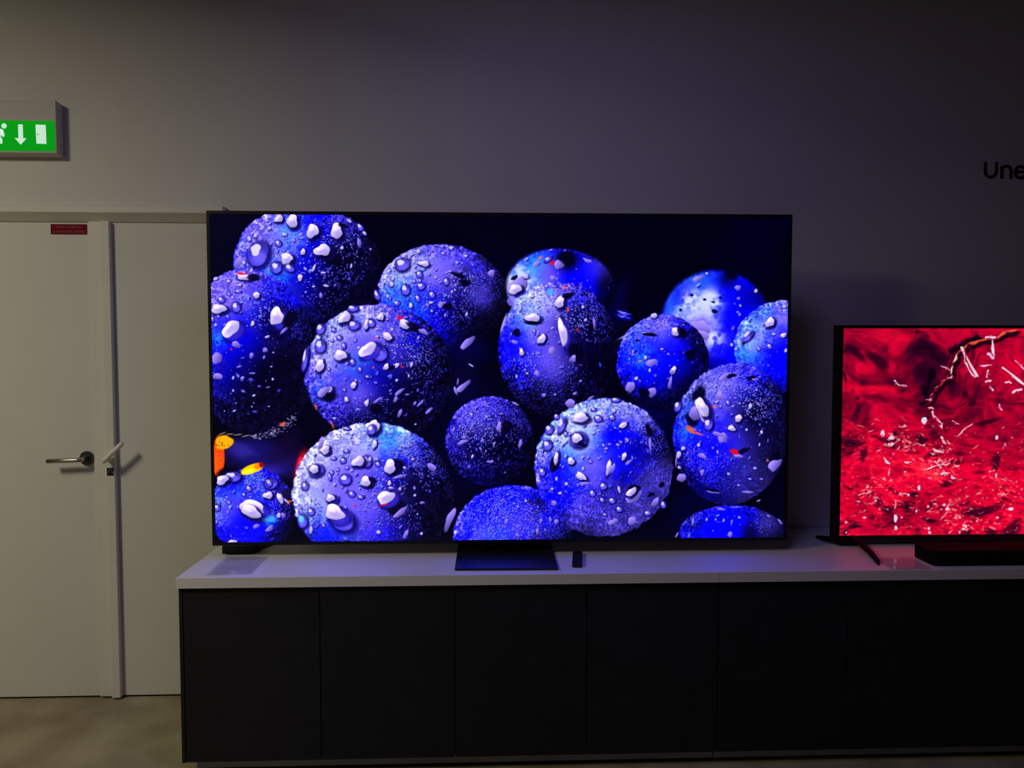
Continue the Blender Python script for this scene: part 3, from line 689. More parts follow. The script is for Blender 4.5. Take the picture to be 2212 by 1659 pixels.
    paint_drops(cv, [(70, 395, 26, 40, 15, 'l'), (110, 395, 44, 44, 0, 'd'), (205, 515, 11, 30, 12, 'l'), (170, 232, 26, 9, 25, 'l'), (8, 636, 12, 9, 0, 'l'), (22, 515, 8, 18, 20, 'l'), (100, 715, 4, 4, 0, 's')], FD, 2)
    # N, bottom right, soft
    grape(cv, 1580, 1150, 116, 62, 0, .9, .92, .12, seed=21, micro=70, msize=1.4, hot=[(1560, 1140, 60, 'b', .8), (1660, 1130, 36, 'v', .4), (1690, 1160, 30, 'd', .5), (1490, 1120, 30, 'd', .6), (1620, 1150, 20, 'd', .5)], dense=[(1660, 1125, 32, 70)], frame=FD,
          drops=[(1418, 1060, 7, 32, 5, 'l'), (1515, 1045, 6, 12, 0, 's'), (1635, 1050, 6, 12, 0, 's'), (1690, 1065, 6, 24, 10, 'l'), (1578, 1045, 5, 8, 0, 's'), (1745, 1030, 14, 10, 0, 'b'), (1950, 1020, 16, 6, 20, 'l'), (2030, 1060, 24, 8, 50, 'l'), (1305, 1155, 7, 22, 25, 'l'), (1680, 1150, 18, 20, 0, 'l')])
    # J
    grape(cv, 1579, 937, 128, 156, 6, .95, .40, .05, seed=22, micro=430, msize=1.25,
          hot=[(1540, 840, 42, 'w', .5), (1490, 870, 34, 'c', .4), (1560, 830, 60, 'v', .6), (1600, 940, 70, 'v', .55), (1545, 960, 50, 'b', .55), (1640, 890, 55, 'd', .8), (1660, 960, 60, 'd', .5), (1480, 930, 25, 'c', .5), (1540, 1040, 60, 'b', .35), (1620, 1050, 60, 'v', .35), (1500, 850, 34, 'd', .35)],
          dense=[(1645, 865, 45, 330), (1590, 815, 55, 260), (1530, 830, 40, 150), (1560, 1035, 60, 260), (1600, 1060, 50, 200), (1650, 1030, 45, 140), (1500, 1000, 35, 130)], frame=FD,
          drops=[(1460, 165, 42, 55, 30, 'd'), (1420, 330, 55, 60, 20, 'd'), (1430, 300, 40, 50, 20, 'l'), (1545, 255, 40, 9, 5, 'o'), (1490, 275, 42, 88, -22, 'W'), (1490, 260, 34, 70, -22), (1400, 410, 34, 20, 20, 'o'), (1445, 440, 44, 9, 15, 'o'), (1525, 375, 34, 40, 0, 'b'), (1605, 180, 26, 32, 20, 'l'), (1640, 42, 38, 18, -30, 'l'), (1690, 36, 36, 14, -10, 'd'),
                 (1738, 335, 24, 26, 30), (1690, 405, 28, 18, 10), (1630, 470, 32, 38, -30, 'l'), (1590, 445, 40, 14, 20, 'l'), (1712, 575, 42, 20, 30, 'r'), (1775, 562, 40, 18, -25, 'd'), (1740, 600, 34, 12, 10, 'l'), (1995, 610, 52, 30, -50, 'd'), (1995, 660, 56, 32, -40, 'l'), (1820, 250, 12, 22, 15, 's'), (1485, 600, 32, 16, 30, 'l'), (1482, 715, 14, 22, 10, 'l'),
                 (1558, 852, 48, 8, 8, 'l'), (1555, 840, 52, 10, 8, 'd'), (1855, 685, 18, 12, 0, 'b'), (1458, 522, 12, 14, 0, 's'), (1900, 432, 10, 14, 0, 's'), (1592, 572, 9, 18, 0, 'b'), (1800, 852, 42, 8, 5, 'l'), (1942, 630, 9, 9, 0, 'o'), (1700, 250, 10, 10, 0, 'b'), (1612, 250, 10, 12, 0, 'b'), (1665, 225, 16, 16, 0, 'b'), (1670, 725, 16, 12, 0, 'b'),
                 (1310, 250, 24, 40, 20, 'b'), (1350, 545, 16, 14, 0, 's'), (1795, 415, 9, 9, 0, 's'), (1885, 520, 6, 12, 10, 's'), (1830, 55, 30, 20, 0, 'd'), (1850, 62, 22, 8, 0, 'l'), (1820, 760, 16, 8, 0, 'b'), (1740, 805, 14, 8, 0, 'b'), (1900, 760, 16, 6, 0, 'b')])
    paint_drops(cv, [(1618, 972, 30, 9, 12, 'l'), (1720, 958, 50, 4, 0, 'l'), (1880, 912, 14, 4, -20, 's')], FD, 3)
    # L, bottom middle
    grape(cv, 1108, 1161, 131, 116, 4, .85, .62, .04, seed=23, micro=160, msize=1.15,
          hot=[(1075, 1130, 50, 'v', .5), (1070, 1155, 34, 'c', .35), (1050, 1100, 60, 'b', .5), (1150, 1130, 50, 'v', .4), (1190, 1120, 30, 'b', .5)],
          dense=[(1050, 1110, 50, 330), (1110, 1120, 60, 420), (1160, 1140, 50, 260), (1090, 1070, 40, 150), (1205, 1140, 26, 130)], frame=FD,
          drops=[(350, 1055, 10, 18, 10, 'l'), (418, 1045, 10, 18, -10, 'l'), (325, 1130, 9, 24, 5, 'l'), (245, 915, 9, 9, 0, 's'), (105, 1060, 9, 22, 15, 'l'), (190, 955, 6, 9, 0, 's'), (460, 1060, 14, 20, 0, 'l')], rim=1.0)
    # M, bright one bottom right of the middle
    grape(cv, 1304, 1009, 152, 151, 0, 1.02, .55, -.02, seed=24, micro=430, msize=1.4,
          hot=[(1265, 905, 44, 'w', 1.0), (1245, 950, 42, 'w', .95), (1200, 945, 34, 'w', .6), (1330, 870, 50, 'w', .6), (1385, 900, 34, 'w', .5), (1230, 990, 40, 'c', .4), (1310, 970, 34, 'c', .5), (1330, 940, 34, 'b', .9), (1345, 980, 50, 'b', .6), (1280, 1010, 44, 'v', .7), (1200, 1010, 34, 'b', .7), (1380, 970, 40, 'd', .35), (1200, 1060, 40, 'b', .5), (1340, 1060, 50, 'd', .25), (1410, 930, 26, 'd', .45), (1430, 1040, 50, 'v', .6), (1385, 1110, 50, 'v', .6), (1320, 1140, 44, 'v', .6), (1250, 1110, 40, 'v', .5), (1200, 1080, 34, 'b', .5)],
          dense=[(1385, 895, 45, 240), (1420, 950, 35, 180), (1420, 1040, 45, 260), (1380, 1100, 50, 260), (1320, 1130, 50, 200), (1260, 1080, 60, 200), (1180, 980, 30, 110), (1300, 880, 50, 150)], frame=FD,
          drops=[(630, 330, 54, 32, -8), (495, 385, 22, 58, 25, 'b'), (612, 482, 58, 54, 0, 'b'), (605, 475, 34, 32, 20), (640, 520, 34, 12, 20, 'd'), (752, 335, 28, 24, 0, 'b'), (850, 328, 22, 20, 0, 'b'), (930, 382, 32, 17, -25), (395, 522, 33, 36, 0, 'b'), (460, 620, 17, 50, 8), (445, 660, 34, 50, 0, 'd'), (458, 618, 15, 44, 8), (562, 635, 22, 26, 0),
                 (360, 710, 22, 30, 0, 'b'), (632, 742, 42, 22, 35), (665, 792, 48, 9, -5, 'l'), (825, 680, 14, 62, 12), (850, 690, 16, 40, 25, 'l'), (935, 602, 16, 28, 20), (970, 640, 32, 10, -40, 'l'), (1118, 522, 9, 58, -5, 'l'), (788, 810, 26, 26, 0, 'b'), (712, 860, 22, 24, 0, 'b'), (780, 907, 17, 18, 0, 'b'), (850, 912, 24, 22, 0, 'b'),
                 (1000, 885, 66, 36, -30, 'l'), (1000, 835, 55, 30, -30, 'd'), (985, 852, 40, 24, -40), (1155, 922, 18, 36, 30, 'l'), (900, 835, 9, 26, -15, 's'), (900, 972, 24, 20, 0, 'b'), (408, 412, 28, 34, 20, 'b'), (460, 322, 20, 20, 0, 'b'), (485, 860, 15, 9, 0, 's'), (530, 795, 12, 12, 0, 's'), (460, 760, 8, 16, 0, 's'), (875, 205, 34, 16, 0, 'b'), (720, 272, 20, 14, 0, 'b'), (862, 280, 14, 16, 0, 's'),
                 (700, 640, 11, 12, 0, 'b'), (647, 688, 8, 14, 0, 's'), (790, 525, 12, 14, 0, 'b'), (525, 445, 14, 18, 0, 'b'), (1125, 870, 26, 14, -20, 'd'), (1200, 800, 24, 16, -50, 'd'), (1110, 420, 20, 50, -20, 'd'), (860, 1060, 34, 20, -20, 'l'), (990, 1055, 30, 30, 0, 'l'), (1210, 940, 20, 26, 0, 'b'), (1100, 1000, 26, 18, -20, 'b'), (460, 485, 10, 10, 0, 's'), (430, 830, 10, 9, 0, 's'), (800, 1010, 16, 10, 0, 'b')])
    paint_drops(cv, [(558, 232, 36, 30, 20, 'l'), (700, 192, 26, 9, -35, 'l'), (1340, 752, 30, 32, 20, 'l'), (1318, 590, 16, 26, 10, 's'), (1322, 680, 14, 9, 20, 's'), (440, 930, 18, 22, 30, 'l'), (1300, 640, 5, 40, 0, 'l')], FD, 5)
    # stems
    st = np.random.default_rng(3)
    cv.blob(472, 985, 13, 44, 4, (214, 84, 34), 1, soft=.1, wob=.06); cv.blob(484, 955, 19, 15, -25, (236, 170, 34), 1, soft=.15, wob=.1); cv.blob(470, 1000, 9, 24, 5, (250, 110, 40), .7, soft=.5)
    for i in range(16): cv.blob(476 + st.normal() * 9, 966 + st.normal() * 18, 1.4, 1.4, 0, (90, 30, 20), .8)
    # O, bottom left
    grape(cv, 545, 1102, 92, 92, 0, 1.0, .85, -.03, seed=25, micro=150, msize=1.4,
          hot=[(500, 1100, 45, 'v', .7), (540, 1150, 50, 'b', 1.0), (590, 1060, 34, 'v', .3), (580, 1120, 30, 'b', .7), (490, 1030, 34, 'b', .9), (585, 1125, 14, 'c', .8), (600, 1150, 30, 'd', .4), (480, 1160, 20, 'b', .7)],
          dense=[(605, 1100, 26, 150), (560, 1045, 34, 110), (545, 1035, 20, 60)], frame=FC,
          drops=[(190, 780, 90, 50, -5, 'd'), (215, 790, 60, 40, 0, 'b'), (140, 815, 46, 32, -20), (365, 1025, 94, 55, 15, 'W'), (350, 1050, 72, 44, 22), (478, 930, 34, 26, 0), (500, 840, 50, 40, 0, 'b'), (490, 838, 20, 26, 0, 'b'), (570, 952, 18, 46, -20), (500, 1108, 45, 26, 0, 'c'), (490, 1180, 34, 16, -30, 'l'), (337, 880, 22, 22, 0, 'b'),
                 (100, 1022, 22, 26, 0, 'b'), (215, 1275, 34, 12, 0), (190, 985, 13, 12, 0, 'b'), (300, 925, 14, 16, 0, 'b'), (175, 945, 10, 11, 0, 'b'), (620, 975, 7, 30, -45, 's'), (395, 1160, 28, 14, -20, 'l'), (590, 1080, 18, 22, 0, 'l'), (560, 1080, 14, 20, 0, 's'), (640, 975, 22, 8, 0, 'o')])
    cv.blob(545, 1012, 25, 9.5, -19, (250, 196, 20), 1, soft=.1); cv.blob(536, 1018, 15, 5, -19, (255, 235, 60), .9, soft=.4); cv.blob(558, 1006, 9, 6.5, -19, (245, 130, 30), .9, soft=.3); cv.blob(565, 1003, 5, 6, 0, (120, 20, 16), .95, soft=.3)
    cv.blob(650, 1008, 11, 34, 14, (225, 22, 40), .85, soft=.6); cv.blob(648, 1000, 5, 12, 14, (255, 70, 90), .8, soft=.6)
    # P, big one at the bottom
    grape(cv, 806, 1069, 173, 157, 4, 1.04, .30, -.03, seed=26, micro=420, msize=1.5,
          hot=[(700, 1000, 48, 'w', 1.1), (660, 1060, 40, 'w', .95), (680, 1100, 46, 'w', .8), (770, 945, 50, 'w', .9), (845, 940, 44, 'c', .75), (880, 940, 34, 'w', .45), (720, 1150, 60, 'c', .45), (760, 1040, 70, 'v', .8), (800, 1110, 70, 'v', .7), (700, 1165, 40, 'b', .5), (905, 1050, 60, 'd', .6), (940, 1100, 60, 'd', .75), (870, 1130, 50, 'd', .35), (830, 1165, 50, 'b', .35)],
          dense=[(905, 970, 40, 190), (930, 1010, 40, 170), (870, 985, 34, 100), (820, 1100, 50, 160), (860, 1130, 50, 160), (740, 960, 40, 100), (840, 1040, 40, 90), (680, 1110, 30, 60)], frame=FC,
          drops=[(1268, 420, 36, 58, 22), (1250, 440, 30, 40, 20, 'b'), (905, 588, 36, 32, -20), (875, 545, 18, 46, 15, 'l'), (1068, 432, 28, 12, 0, 'b'), (838, 742, 54, 46, -15, 'b'), (825, 735, 34, 30, 0), (1215, 675, 36, 44, 0, 'b'), (1150, 678, 46, 36, -20), (1440, 720, 60, 60, 0, 'd'), (1390, 718, 42, 52, 10), (1460, 790, 50, 12, -15, 'l'),
                 (1055, 810, 42, 40, 0, 'b'), (1250, 835, 40, 40, 0, 'd'), (1208, 828, 36, 36, 20), (1040, 670, 22, 22, 0, 'b'), (1070, 725, 15, 14, 0, 'b'), (1105, 920, 25, 22, 0, 'b'), (1170, 942, 20, 18, 0, 'b'), (960, 958, 44, 34, 10, 'b'), (945, 950, 32, 26, 10), (1030, 1110, 95, 75, 30, 'b'), (980, 1060, 70, 56, 20, 'W'), (1420, 1010, 100, 70, 40, 'd'),
                 (1465, 1060, 66, 20, -35, 'l'), (1362, 945, 68, 44, -25, 'W'), (1345, 1000, 30, 7, -15, 'r'), (800, 1052, 26, 28, 0, 'b'), (755, 860, 26, 30, 0, 'b'), (735, 1120, 36, 52, 0, 'b'), (730, 1110, 20, 30, 0, 'c'), (1275, 550, 15, 32, 10), (1300, 697, 20, 20, 0, 'b'), (1385, 840, 12, 20, 15), (1508, 1222, 14, 40, 22, 'l'), (1130, 1008, 12, 8, 0, 'r'),
                 (1465, 882, 9, 14, 0, 's'), (1500, 725, 16, 16, 0, 'b'), (1575, 930, 10, 10, 0, 's'), (1835, 1110, 26, 90, 22, 'l'), (1780, 1000, 44, 60, 20, 'd'), (1800, 985, 26, 22, 0, 'r' if 0 else 'd'), (1400, 875, 30, 12, 0, 'b'), (895, 1155, 14, 14, 0, 'b'), (1305, 1205, 16, 14, 0, 's'), (1240, 660, 10, 20, 0, 's'), (940, 790, 14, 30, -10, 'b'), (955, 760, 14, 18, 0, 'b'),
                 (1000, 740, 12, 14, 0, 'b'), (970, 655, 20, 14, 0, 'b'), (1065, 600, 22, 14, 0, 'b'), (800, 1190, 12, 30, 10, 's'), (1595, 1070, 6, 6, 0, 's'), (1630, 985, 20, 9, 0, 'l'), (1700, 720, 40, 22, 40, 'l'), (1560, 660, 10, 10, 0, 's'), (1625, 1215, 10, 12, 0, 's')], rim=.9)
    im = np.clip(cv.img, 0, 1)
    g = im.mean(-1, keepdims=True)
    im = np.clip(g + (im - g) * 1.20, 0, 1)
    return im * .60 + (im * im * (3 - 2 * im)) * .40

def paint_red(w, h):
    """red liquid with a glassy bubble; only the left half of the set is in view, the rest goes on alike"""
    cv = Canvas(w, h, [(1821.5, 708.7), (2592.9, 709.4), (2574.3, 1149.7), (1812.4, 1157.1)])
    rng = np.random.default_rng(77)
    Y, X = np.mgrid[0:h, 0:w].astype(np.float32)
    px = 1818 + X / w * 772; py = 709 + Y / h * 446
    W1 = fbm(w + 80, h + 80, w * .11, rng, 3); W2 = fbm(w + 80, h + 80, w * .11, rng, 3)
    calm = 1 - sstep(860, 960, py)
    amp = w * (.16 * calm + .07)
    base = fbm(w * 2, h * 2, w * .10, rng, 5, 1.35, .8)
    wx = X + 40 + amp * (W1[:h, :w] - .5) * 2; wy = Y + 40 + amp * (W2[:h, :w] - .5) * 2
    n = bilerp(base, wx, wy)
    fine = fbm(w * 2, h * 2, w * .022, rng, 4, 1.7, .75)
    f = bilerp(fine, X + 60 + .5 * amp * (W2[40:h + 40, 40:w + 40] - .5) * 2, Y + 60 + .5 * amp * (W1[20:h + 20, 20:w + 20] - .5) * 2)
    fine2 = fbm(w * 2, h * 2, w * .013, rng, 3, 1.6, .8)
    f2 = bilerp(fine2, X + 80 + .35 * amp * (W1[60:h + 60, 30:w + 30] - .5) * 2, Y + 80 + .35 * amp * (W2[30:h + 30, 60:w + 60] - .5) * 2)
    ra, rb = 1 - np.abs(2 * f - 1), 1 - np.abs(2 * f2 - 1)
    hi = .50 + (n - .5) * 1.25 + (f - .5) * .3
    lo = .50 + (n - .5) * 1.1 + ra ** 5 * .26 + rb ** 6 * .22 - sstep(.60, .74, f) * .34 - sstep(.64, .78, f2) * .15
    t = hi * calm + lo * (1 - calm)
    t -= .36 * np.exp(-(((px - 2010) / 70) ** 2 + ((py - 800) / 80) ** 2))
    t -= .20 * np.exp(-(((px - 1885) / 40) ** 2 + ((py - 925) / 55) ** 2)) + .3 * np.exp(-(((px - 1830) / 40) ** 2 + ((py - 970) / 22) ** 2))
    t += .12 * np.exp(-(((px - 2060) / 90) ** 2 + ((py - 1060) / 80) ** 2))
    d = np.hypot((px - 2165) / 172, (py - 868) / 150)
    inside = 1 - sstep(.93, 1.0, d)
    t = t * (1 - inside * .5) + inside * (.15 + .5 * (f - .5))
    t -= .8 * np.exp(-((d - .99) / .05) ** 2) * sstep(960, 860, py) * sstep(2240, 2140, px) * sstep(.42, .55, f)
    img = ramp(t, [(-.3, (18, 0, 18)), (.05, (58, 0, 34)), (.25, (112, 0, 34)), (.46, (182, 0, 46)), (.68, (226, 0, 50)), (.92, (248, 4, 56)), (1.12, (255, 24, 58)), (1.4, (255, 84, 88))])
    ridge = 1 - np.abs(f - .5) * 2
    glint = sstep(.93, .985, ridge) * sstep(.5, .72, n + (f - .5) * .2) * (1 - calm)
    img = img * (1 - .4 * glint[..., None]) + np.array((1, .36, .36), np.float32) * .4 * glint[..., None]
    cv.img = img.astype(np.float32)
    S, ox, oy = 2.675, 1740, 660
    def stroke(x0, y0, x1, y1, wd, col, al=.95, ph=0.0):
        n = max(3, int(math.hypot(x1 - x0, y1 - y0) / 5))
        for i in range(n + 1):
            f = i / n
            wv = wd * (.55 + .45 * math.sin(math.pi * (.15 + .7 * f)) + .25 * math.sin(ph + f * 7))
            q(x0 + (x1 - x0) * f + 4 * math.sin(ph * 2 + f * 4), y0 + (y1 - y0) * f + 3 * math.cos(ph + f * 5), wv, wv * .8, 0, col, al)
    def q(x, y, a, b, ang=0, col=(240, 222, 245), al=.95, **k):
        cv.blob(ox + x / S, oy + y / S, max(a / S, .9), max(b / S, .9), ang, col, al, **k)
    for x, y, a, b, g in [(290, 270, 60, 22, 40), (420, 320, 80, 26, 35), (240, 250, 22, 14, -40), (225, 405, 9, 34, -20), (275, 487, 10, 12, 0), (300, 535, 9, 7, 0), (300, 605, 12, 8, 0), (645, 150, 16, 8, 0), (250, 790, 60, 22, 8), (335, 860, 18, 40, 10), (500, 810, 20, 12, 40),
                          (960, 550, 24, 28, 0), (925, 510, 12, 22, -20), (740, 480, 20, 46, 30), (840, 450, 26, 46, -10), (720, 1240, 40, 12, 15), (1020, 1185, 90, 30, -8), (1100, 900, 22, 50, 15), (1190, 1290, 60, 40, -30), (1070, 1310, 34, 24, 30), (470, 1180, 40, 14, 20), (290, 1270, 30, 14, 0), (230, 1310, 12, 14, 0), (1050, 670, 70, 14, -15), (860, 310, 16, 40, 25), (660, 770, 14, 34, -15), (620, 1095, 24, 9, 15)]:
        q(x, y, a, b, g, (34, 0, 26), .78, soft=.45, wob=.2, ph=x)
    for x, y, a, b, g in [(460, 480, 90, 20, 2), (290, 480, 60, 14, -5), (480, 170, 90, 40, 0), (270, 700, 50, 20, 20)]:
        q(x, y, a, b, g, (255, 8, 52), .55, soft=.7, wob=.2, ph=y)
    # rim of the bubble, orange and white
    pts = [(715, 560), (740, 500), (790, 440), (835, 400), (850, 340), (880, 270), (940, 225), (1010, 200), (1100, 185), (1160, 150), (1220, 140)]
    for i in range(len(pts) - 1):
        (x0, y0), (x1, y1) = pts[i], pts[i + 1]
        ang = math.degrees(math.atan2(y1 - y0, x1 - x0)); L = math.hypot(x1 - x0, y1 - y0) * .55
        q((x0 + x1) / 2 + 12, (y0 + y1) / 2 + 16, L, 16, ang, (18, 0, 16), .85, soft=.35, wob=.2, ph=i)
        if i >= 5: q((x0 + x1) / 2, (y0 + y1) / 2, L * (1.05 if i > 6 else .8), 9 - 3 * (i % 2), ang, (255, 92, 60), .85, soft=.4, wob=.3, ph=i * 2)
        else:
            for k in range(3): q(x0 + (x1 - x0) * (.2 + .3 * k) + 9 * math.sin(i * 3 + k * 2), y0 + (y1 - y0) * (.2 + .3 * k), 12, 4.5, ang + 25 * math.sin(k + i), [(240, 80, 60), (200, 20, 44), (255, 130, 100)][(i + k) % 3], .6, soft=.4, wob=.3, ph=i + k)
        if i in (3, 4): q((x0 + x1) / 2, (y0 + y1) / 2, L * .6, 6, ang, (255, 220, 190), .9, wob=.3, ph=i)
    for x0, y0, x1, y1, wd in [(900, 240, 990, 405, 8), (905, 255, 925, 330, 7), (925, 330, 965, 400, 6), (965, 400, 992, 410, 6), (1072, 190, 1092, 295, 9), (1045, 185, 1090, 180, 9), (1050, 275, 1085, 300, 12), (1140, 360, 1262, 455, 11), (1150, 440, 1190, 445, 9), (1010, 345, 1070, 345, 6), (1050, 370, 1050, 410, 6), (1045, 440, 1065, 430, 8), (1065, 470, 1085, 490, 10),
                               (785, 345, 830, 372, 5), (820, 420, 850, 405, 7), (710, 585, 740, 595, 8), (730, 610, 745, 640, 7), (745, 640, 790, 680, 6), (790, 680, 785, 710, 6), (700, 545, 725, 540, 5), (880, 745, 930, 710, 6), (850, 665, 880, 680, 4), (900, 730, 960, 680, 4), (780, 755, 810, 795, 7), (740, 825, 790, 850, 8), (720, 850, 750, 860, 5),
                               (690, 945, 770, 920, 5), (770, 920, 840, 910, 6), (780, 970, 820, 965, 8), (840, 980, 865, 1000, 8), (750, 900, 780, 935, 6), (510, 430, 540, 455, 5), (540, 455, 585, 465, 5), (1120, 570, 1130, 600, 5), (1150, 790, 1145, 820, 5), (450, 880, 490, 915, 9), (475, 980, 490, 945, 5), (515, 1170, 520, 1125, 5), (310, 1095, 375, 1070, 4), (535, 1088, 590, 1083, 4), (570, 900, 610, 905, 6), (1215, 320, 1258, 365, 5), (1195, 500, 1245, 480, 9), (650, 800, 690, 805, 5)]:
        stroke(x0 + 5, y0 + 5, x1 + 5, y1 + 5, wd * 1.25, (150, 0, 34), .5, x0)
        stroke(x0, y0, x1, y1, wd * (.55 + .35 * abs(math.sin(x0))), (244, 200 + 16 * math.sin(y0), 232), .9, x0)
        q((x0 + x1) / 2 + 9 * math.sin(x1), (y0 + y1) / 2 + 8 * math.cos(x1), 7, 3.5, x0 % 180, (255, 150, 140), .7, wob=.3, ph=x0)
    for x, y, a, b, g in [(445, 737, 12, 18, 0), (497, 762, 17, 12, -10), (493, 800, 18, 11, 0), (685, 662, 16, 20, 20), (655, 1050, 8, 16, 0), (520, 1226, 11, 22, 0), (522, 1282, 9, 13, 0), (712, 1285, 7, 9, 0), (716, 1308, 9, 7, 20), (1185, 1172, 17, 9, 0), (195, 1030, 7, 20, 0), (405, 1125, 6, 7, 0), (340, 1222, 10, 5, 0), (708, 1158, 6, 7, 0), (235, 1250, 7, 5, 0), (235, 1308, 5, 5, 0), (890, 1306, 6, 6, 0),
                          (920, 1270, 14, 8, 25), (912, 1288, 12, 6, 0), (1108, 1222, 9, 6, 0), (892, 1222, 5, 5, 0), (865, 1222, 4, 4, 0), (820, 1172, 12, 10, 20), (800, 1148, 8, 8, 0), (640, 1185, 5, 8, 0), (595, 1092, 7, 6, 0), (1100, 980, 5, 14, 0), (1104, 760, 9, 12, 0), (575, 958, 5, 5, 0), (556, 1222, 6, 4, 0), (990, 1242, 6, 4, 0)]:
        q(x, y, a, b, g, (240, 216, 244), .97, wob=.12, ph=x)
    r2 = np.random.default_rng(9)
    for i in range(900):                                # glints, thicker in the churned lower half
        x = 1815 + r2.random() * 775; y = 890 + (r2.random() ** .8) * 265
        L = 1.2 + r2.random() ** 2 * 7; al = .25 + .6 * r2.random() ** 2
        col = [(255, 120, 110), (255, 60, 70), (120, 0, 30), (255, 190, 190)][int(r2.random() * 3.6)]
        cv.blob(x, y, L, .7 + r2.random() * 1.3, -35 + r2.random() * 80, col, al, wob=.25, ph=i, soft=.45)
    for i in range(420):                                # froth where the splash breaks
        cxy = [(2030, 985, 42, 30), (2045, 1010, 30, 26), (1945, 950, 40, 26), (2100, 1130, 60, 20), (2170, 1060, 40, 30), (1890, 1060, 40, 40), (2050, 1095, 40, 20)][i % 7]
        x, y = cxy[0] + r2.normal() * cxy[2] * .6, cxy[1] + r2.normal() * cxy[3] * .6
        cv.blob(x, y, 1.2 + r2.random() ** 2 * 6, .8 + r2.random() * 1.6, -50 + r2.random() * 100, [(255, 196, 204), (255, 90, 84), (110, 0, 30), (255, 150, 140)][i % 4], .35 + .5 * r2.random(), wob=.3, ph=i, soft=.4, bend=r2.normal() * .5)
    for i in range(60):
        x = 2230 + r2.random() * 350; y = 760 + r2.random() * 380
        cv.blob(x, y, 2 + r2.random() * 6, 1 + r2.random() * 2, r2.random() * 180, (240, 214, 240), .9, wob=.25, ph=i)
    return np.clip(cv.img, 0, 1)

# ---------------------------------------------------------------- big blue television
TVY = -.3837
tv = tag(empty('television', (.068, TVY + .02, WZ1)), 'huge flat television showing wet blue grapes, on the white worktop', 'television')
box('casing', -1.0345, 1.1695, TVY + .0004, TVY + .030, .7625, 2.0185, M['tv_edge'], tv, bev=.0012)
box('rear_housing', -.75, .88, TVY + .030, TVY + .058, .80, 1.70, M['tv_case'], tv, bev=.012)
bz = bmesh.new()
for a in ((-1.0335, -1.0215, .7635, 2.0175), (1.1575, 1.1685, .7635, 2.0175), (-1.0215, 1.1575, 2.0055, 2.0175), (-1.0215, 1.1575, .7635, .7755)):
    add_box(bz, a[0], a[1], TVY - .0022, TVY + .0004, a[2], a[3])
obj('bezel', bz, M['tv_case'], tv)
sc = screen('screen', -1.022, 1.158, .775, 2.006, TVY - .0004, paint_grapes(1180, 666), screen_material('blue_display', 1.0), tv, 1.0)
tag(sc, 'bright picture of wet blue grapes with orange stems')
prism('stand_base', [(-.112, -.578), (.258, -.585), (.2625, -.215), (-.112, -.205)], 'z', WZ1, WZ1 + .008, M['stand'], tv, bev=.0015)
prism('stand_neck', [(-.02, TVY + .035), (.17, TVY + .035), (.17, TVY + .085), (-.02, TVY + .085)], 'z', WZ1 + .007, .98, M['stand'], tv, bev=.004)

# ---------------------------------------------------------------- red television
RY = -.3004
rt = tag(empty('television', (2.15, RY + .02, WZ1)), 'smaller television showing splashing red liquid, behind the black soundbar', 'television')
box('casing', 1.3995, 2.9025, RY + .0004, RY + .045, .7385, 1.6010, M['tv_edge'], rt, bev=.0015)
box('rear_housing', 1.62, 2.68, RY + .045, RY + .075, .77, 1.30, M['tv_case'], rt, bev=.012)
bz = bmesh.new()
for a in ((1.4005, 1.4175, .7395, 1.600), (2.8845, 2.9015, .7395, 1.600), (1.4175, 2.8845, 1.5885, 1.600), (1.4175, 2.8845, .7395, .7575)):
    add_box(bz, a[0], a[1], RY - .0030, RY + .0004, a[2], a[3])
obj('bezel', bz, M['tv_case'], rt)
sc = screen('screen', 1.417, 2.885, .757, 1.589, RY - .0004, paint_red(720, 408), screen_material('red_display', 1.0, .3), rt, 0.0)
tag(sc, 'bright picture of splashing red liquid')
def leg(sx, cx):
    bm = bmesh.new()
    X = lambda v: cx + sx * v
    add_tube(bm, [(X(.058), RY + .012, .748), (X(.054), RY - .06, .742), (X(.041), RY - .16, .732), (X(.024), RY - .235, .7255), (X(.012), RY - .268, .7195)], [.0140, .0135, .0125, .0100, .0035], 10, .75)
    add_tube(bm, [(X(.065), RY + .004, .745), (X(.035), RY - .004, .738), (X(.005), RY + .002, .733), (X(-.022), RY + .030, .735), (X(-.034), RY + .08, .729), (X(-.038), RY + .12, .7225)], [.0135, .0165, .0165, .0130, .0090, .0060], 10, .9)
    add_box(bm, X(.055) - .02, X(.055) + .02, RY + .004, RY + .036, .742, .765, .003)
    o = obj('leg', bm, M['leg_black'], rt)
    return o
leg(1, 1.420); leg(-1, 2.880)

# ---------------------------------------------------------------- small things on the worktop
bxr = tag(empty('media_box', (-.95, -.27, WZ1)), 'flat black media box with a lead, standing under the left corner of the blue television', 'media box')
prism('box_body', [(-1.018, -.332), (-.925, -.332), (-.905, -.327), (-.892, -.316), (-.885, -.300), (-.885, -.20), (-1.018, -.20)], 'z', WZ1, WZ1 + .031, M['black_plastic'], bxr, bev=.002)
tube('lead', [(-.886, -.262, WZ1 + .006), (-.880, -.25, WZ1 + .004), (-.870, -.225, WZ1 + .003), (-.855, -.19, WZ1 + .003), (-.83, -.12, WZ1 + .003), (-.80, -.02, WZ1 + .003)], .0028, M['cable'], bxr, n=8)

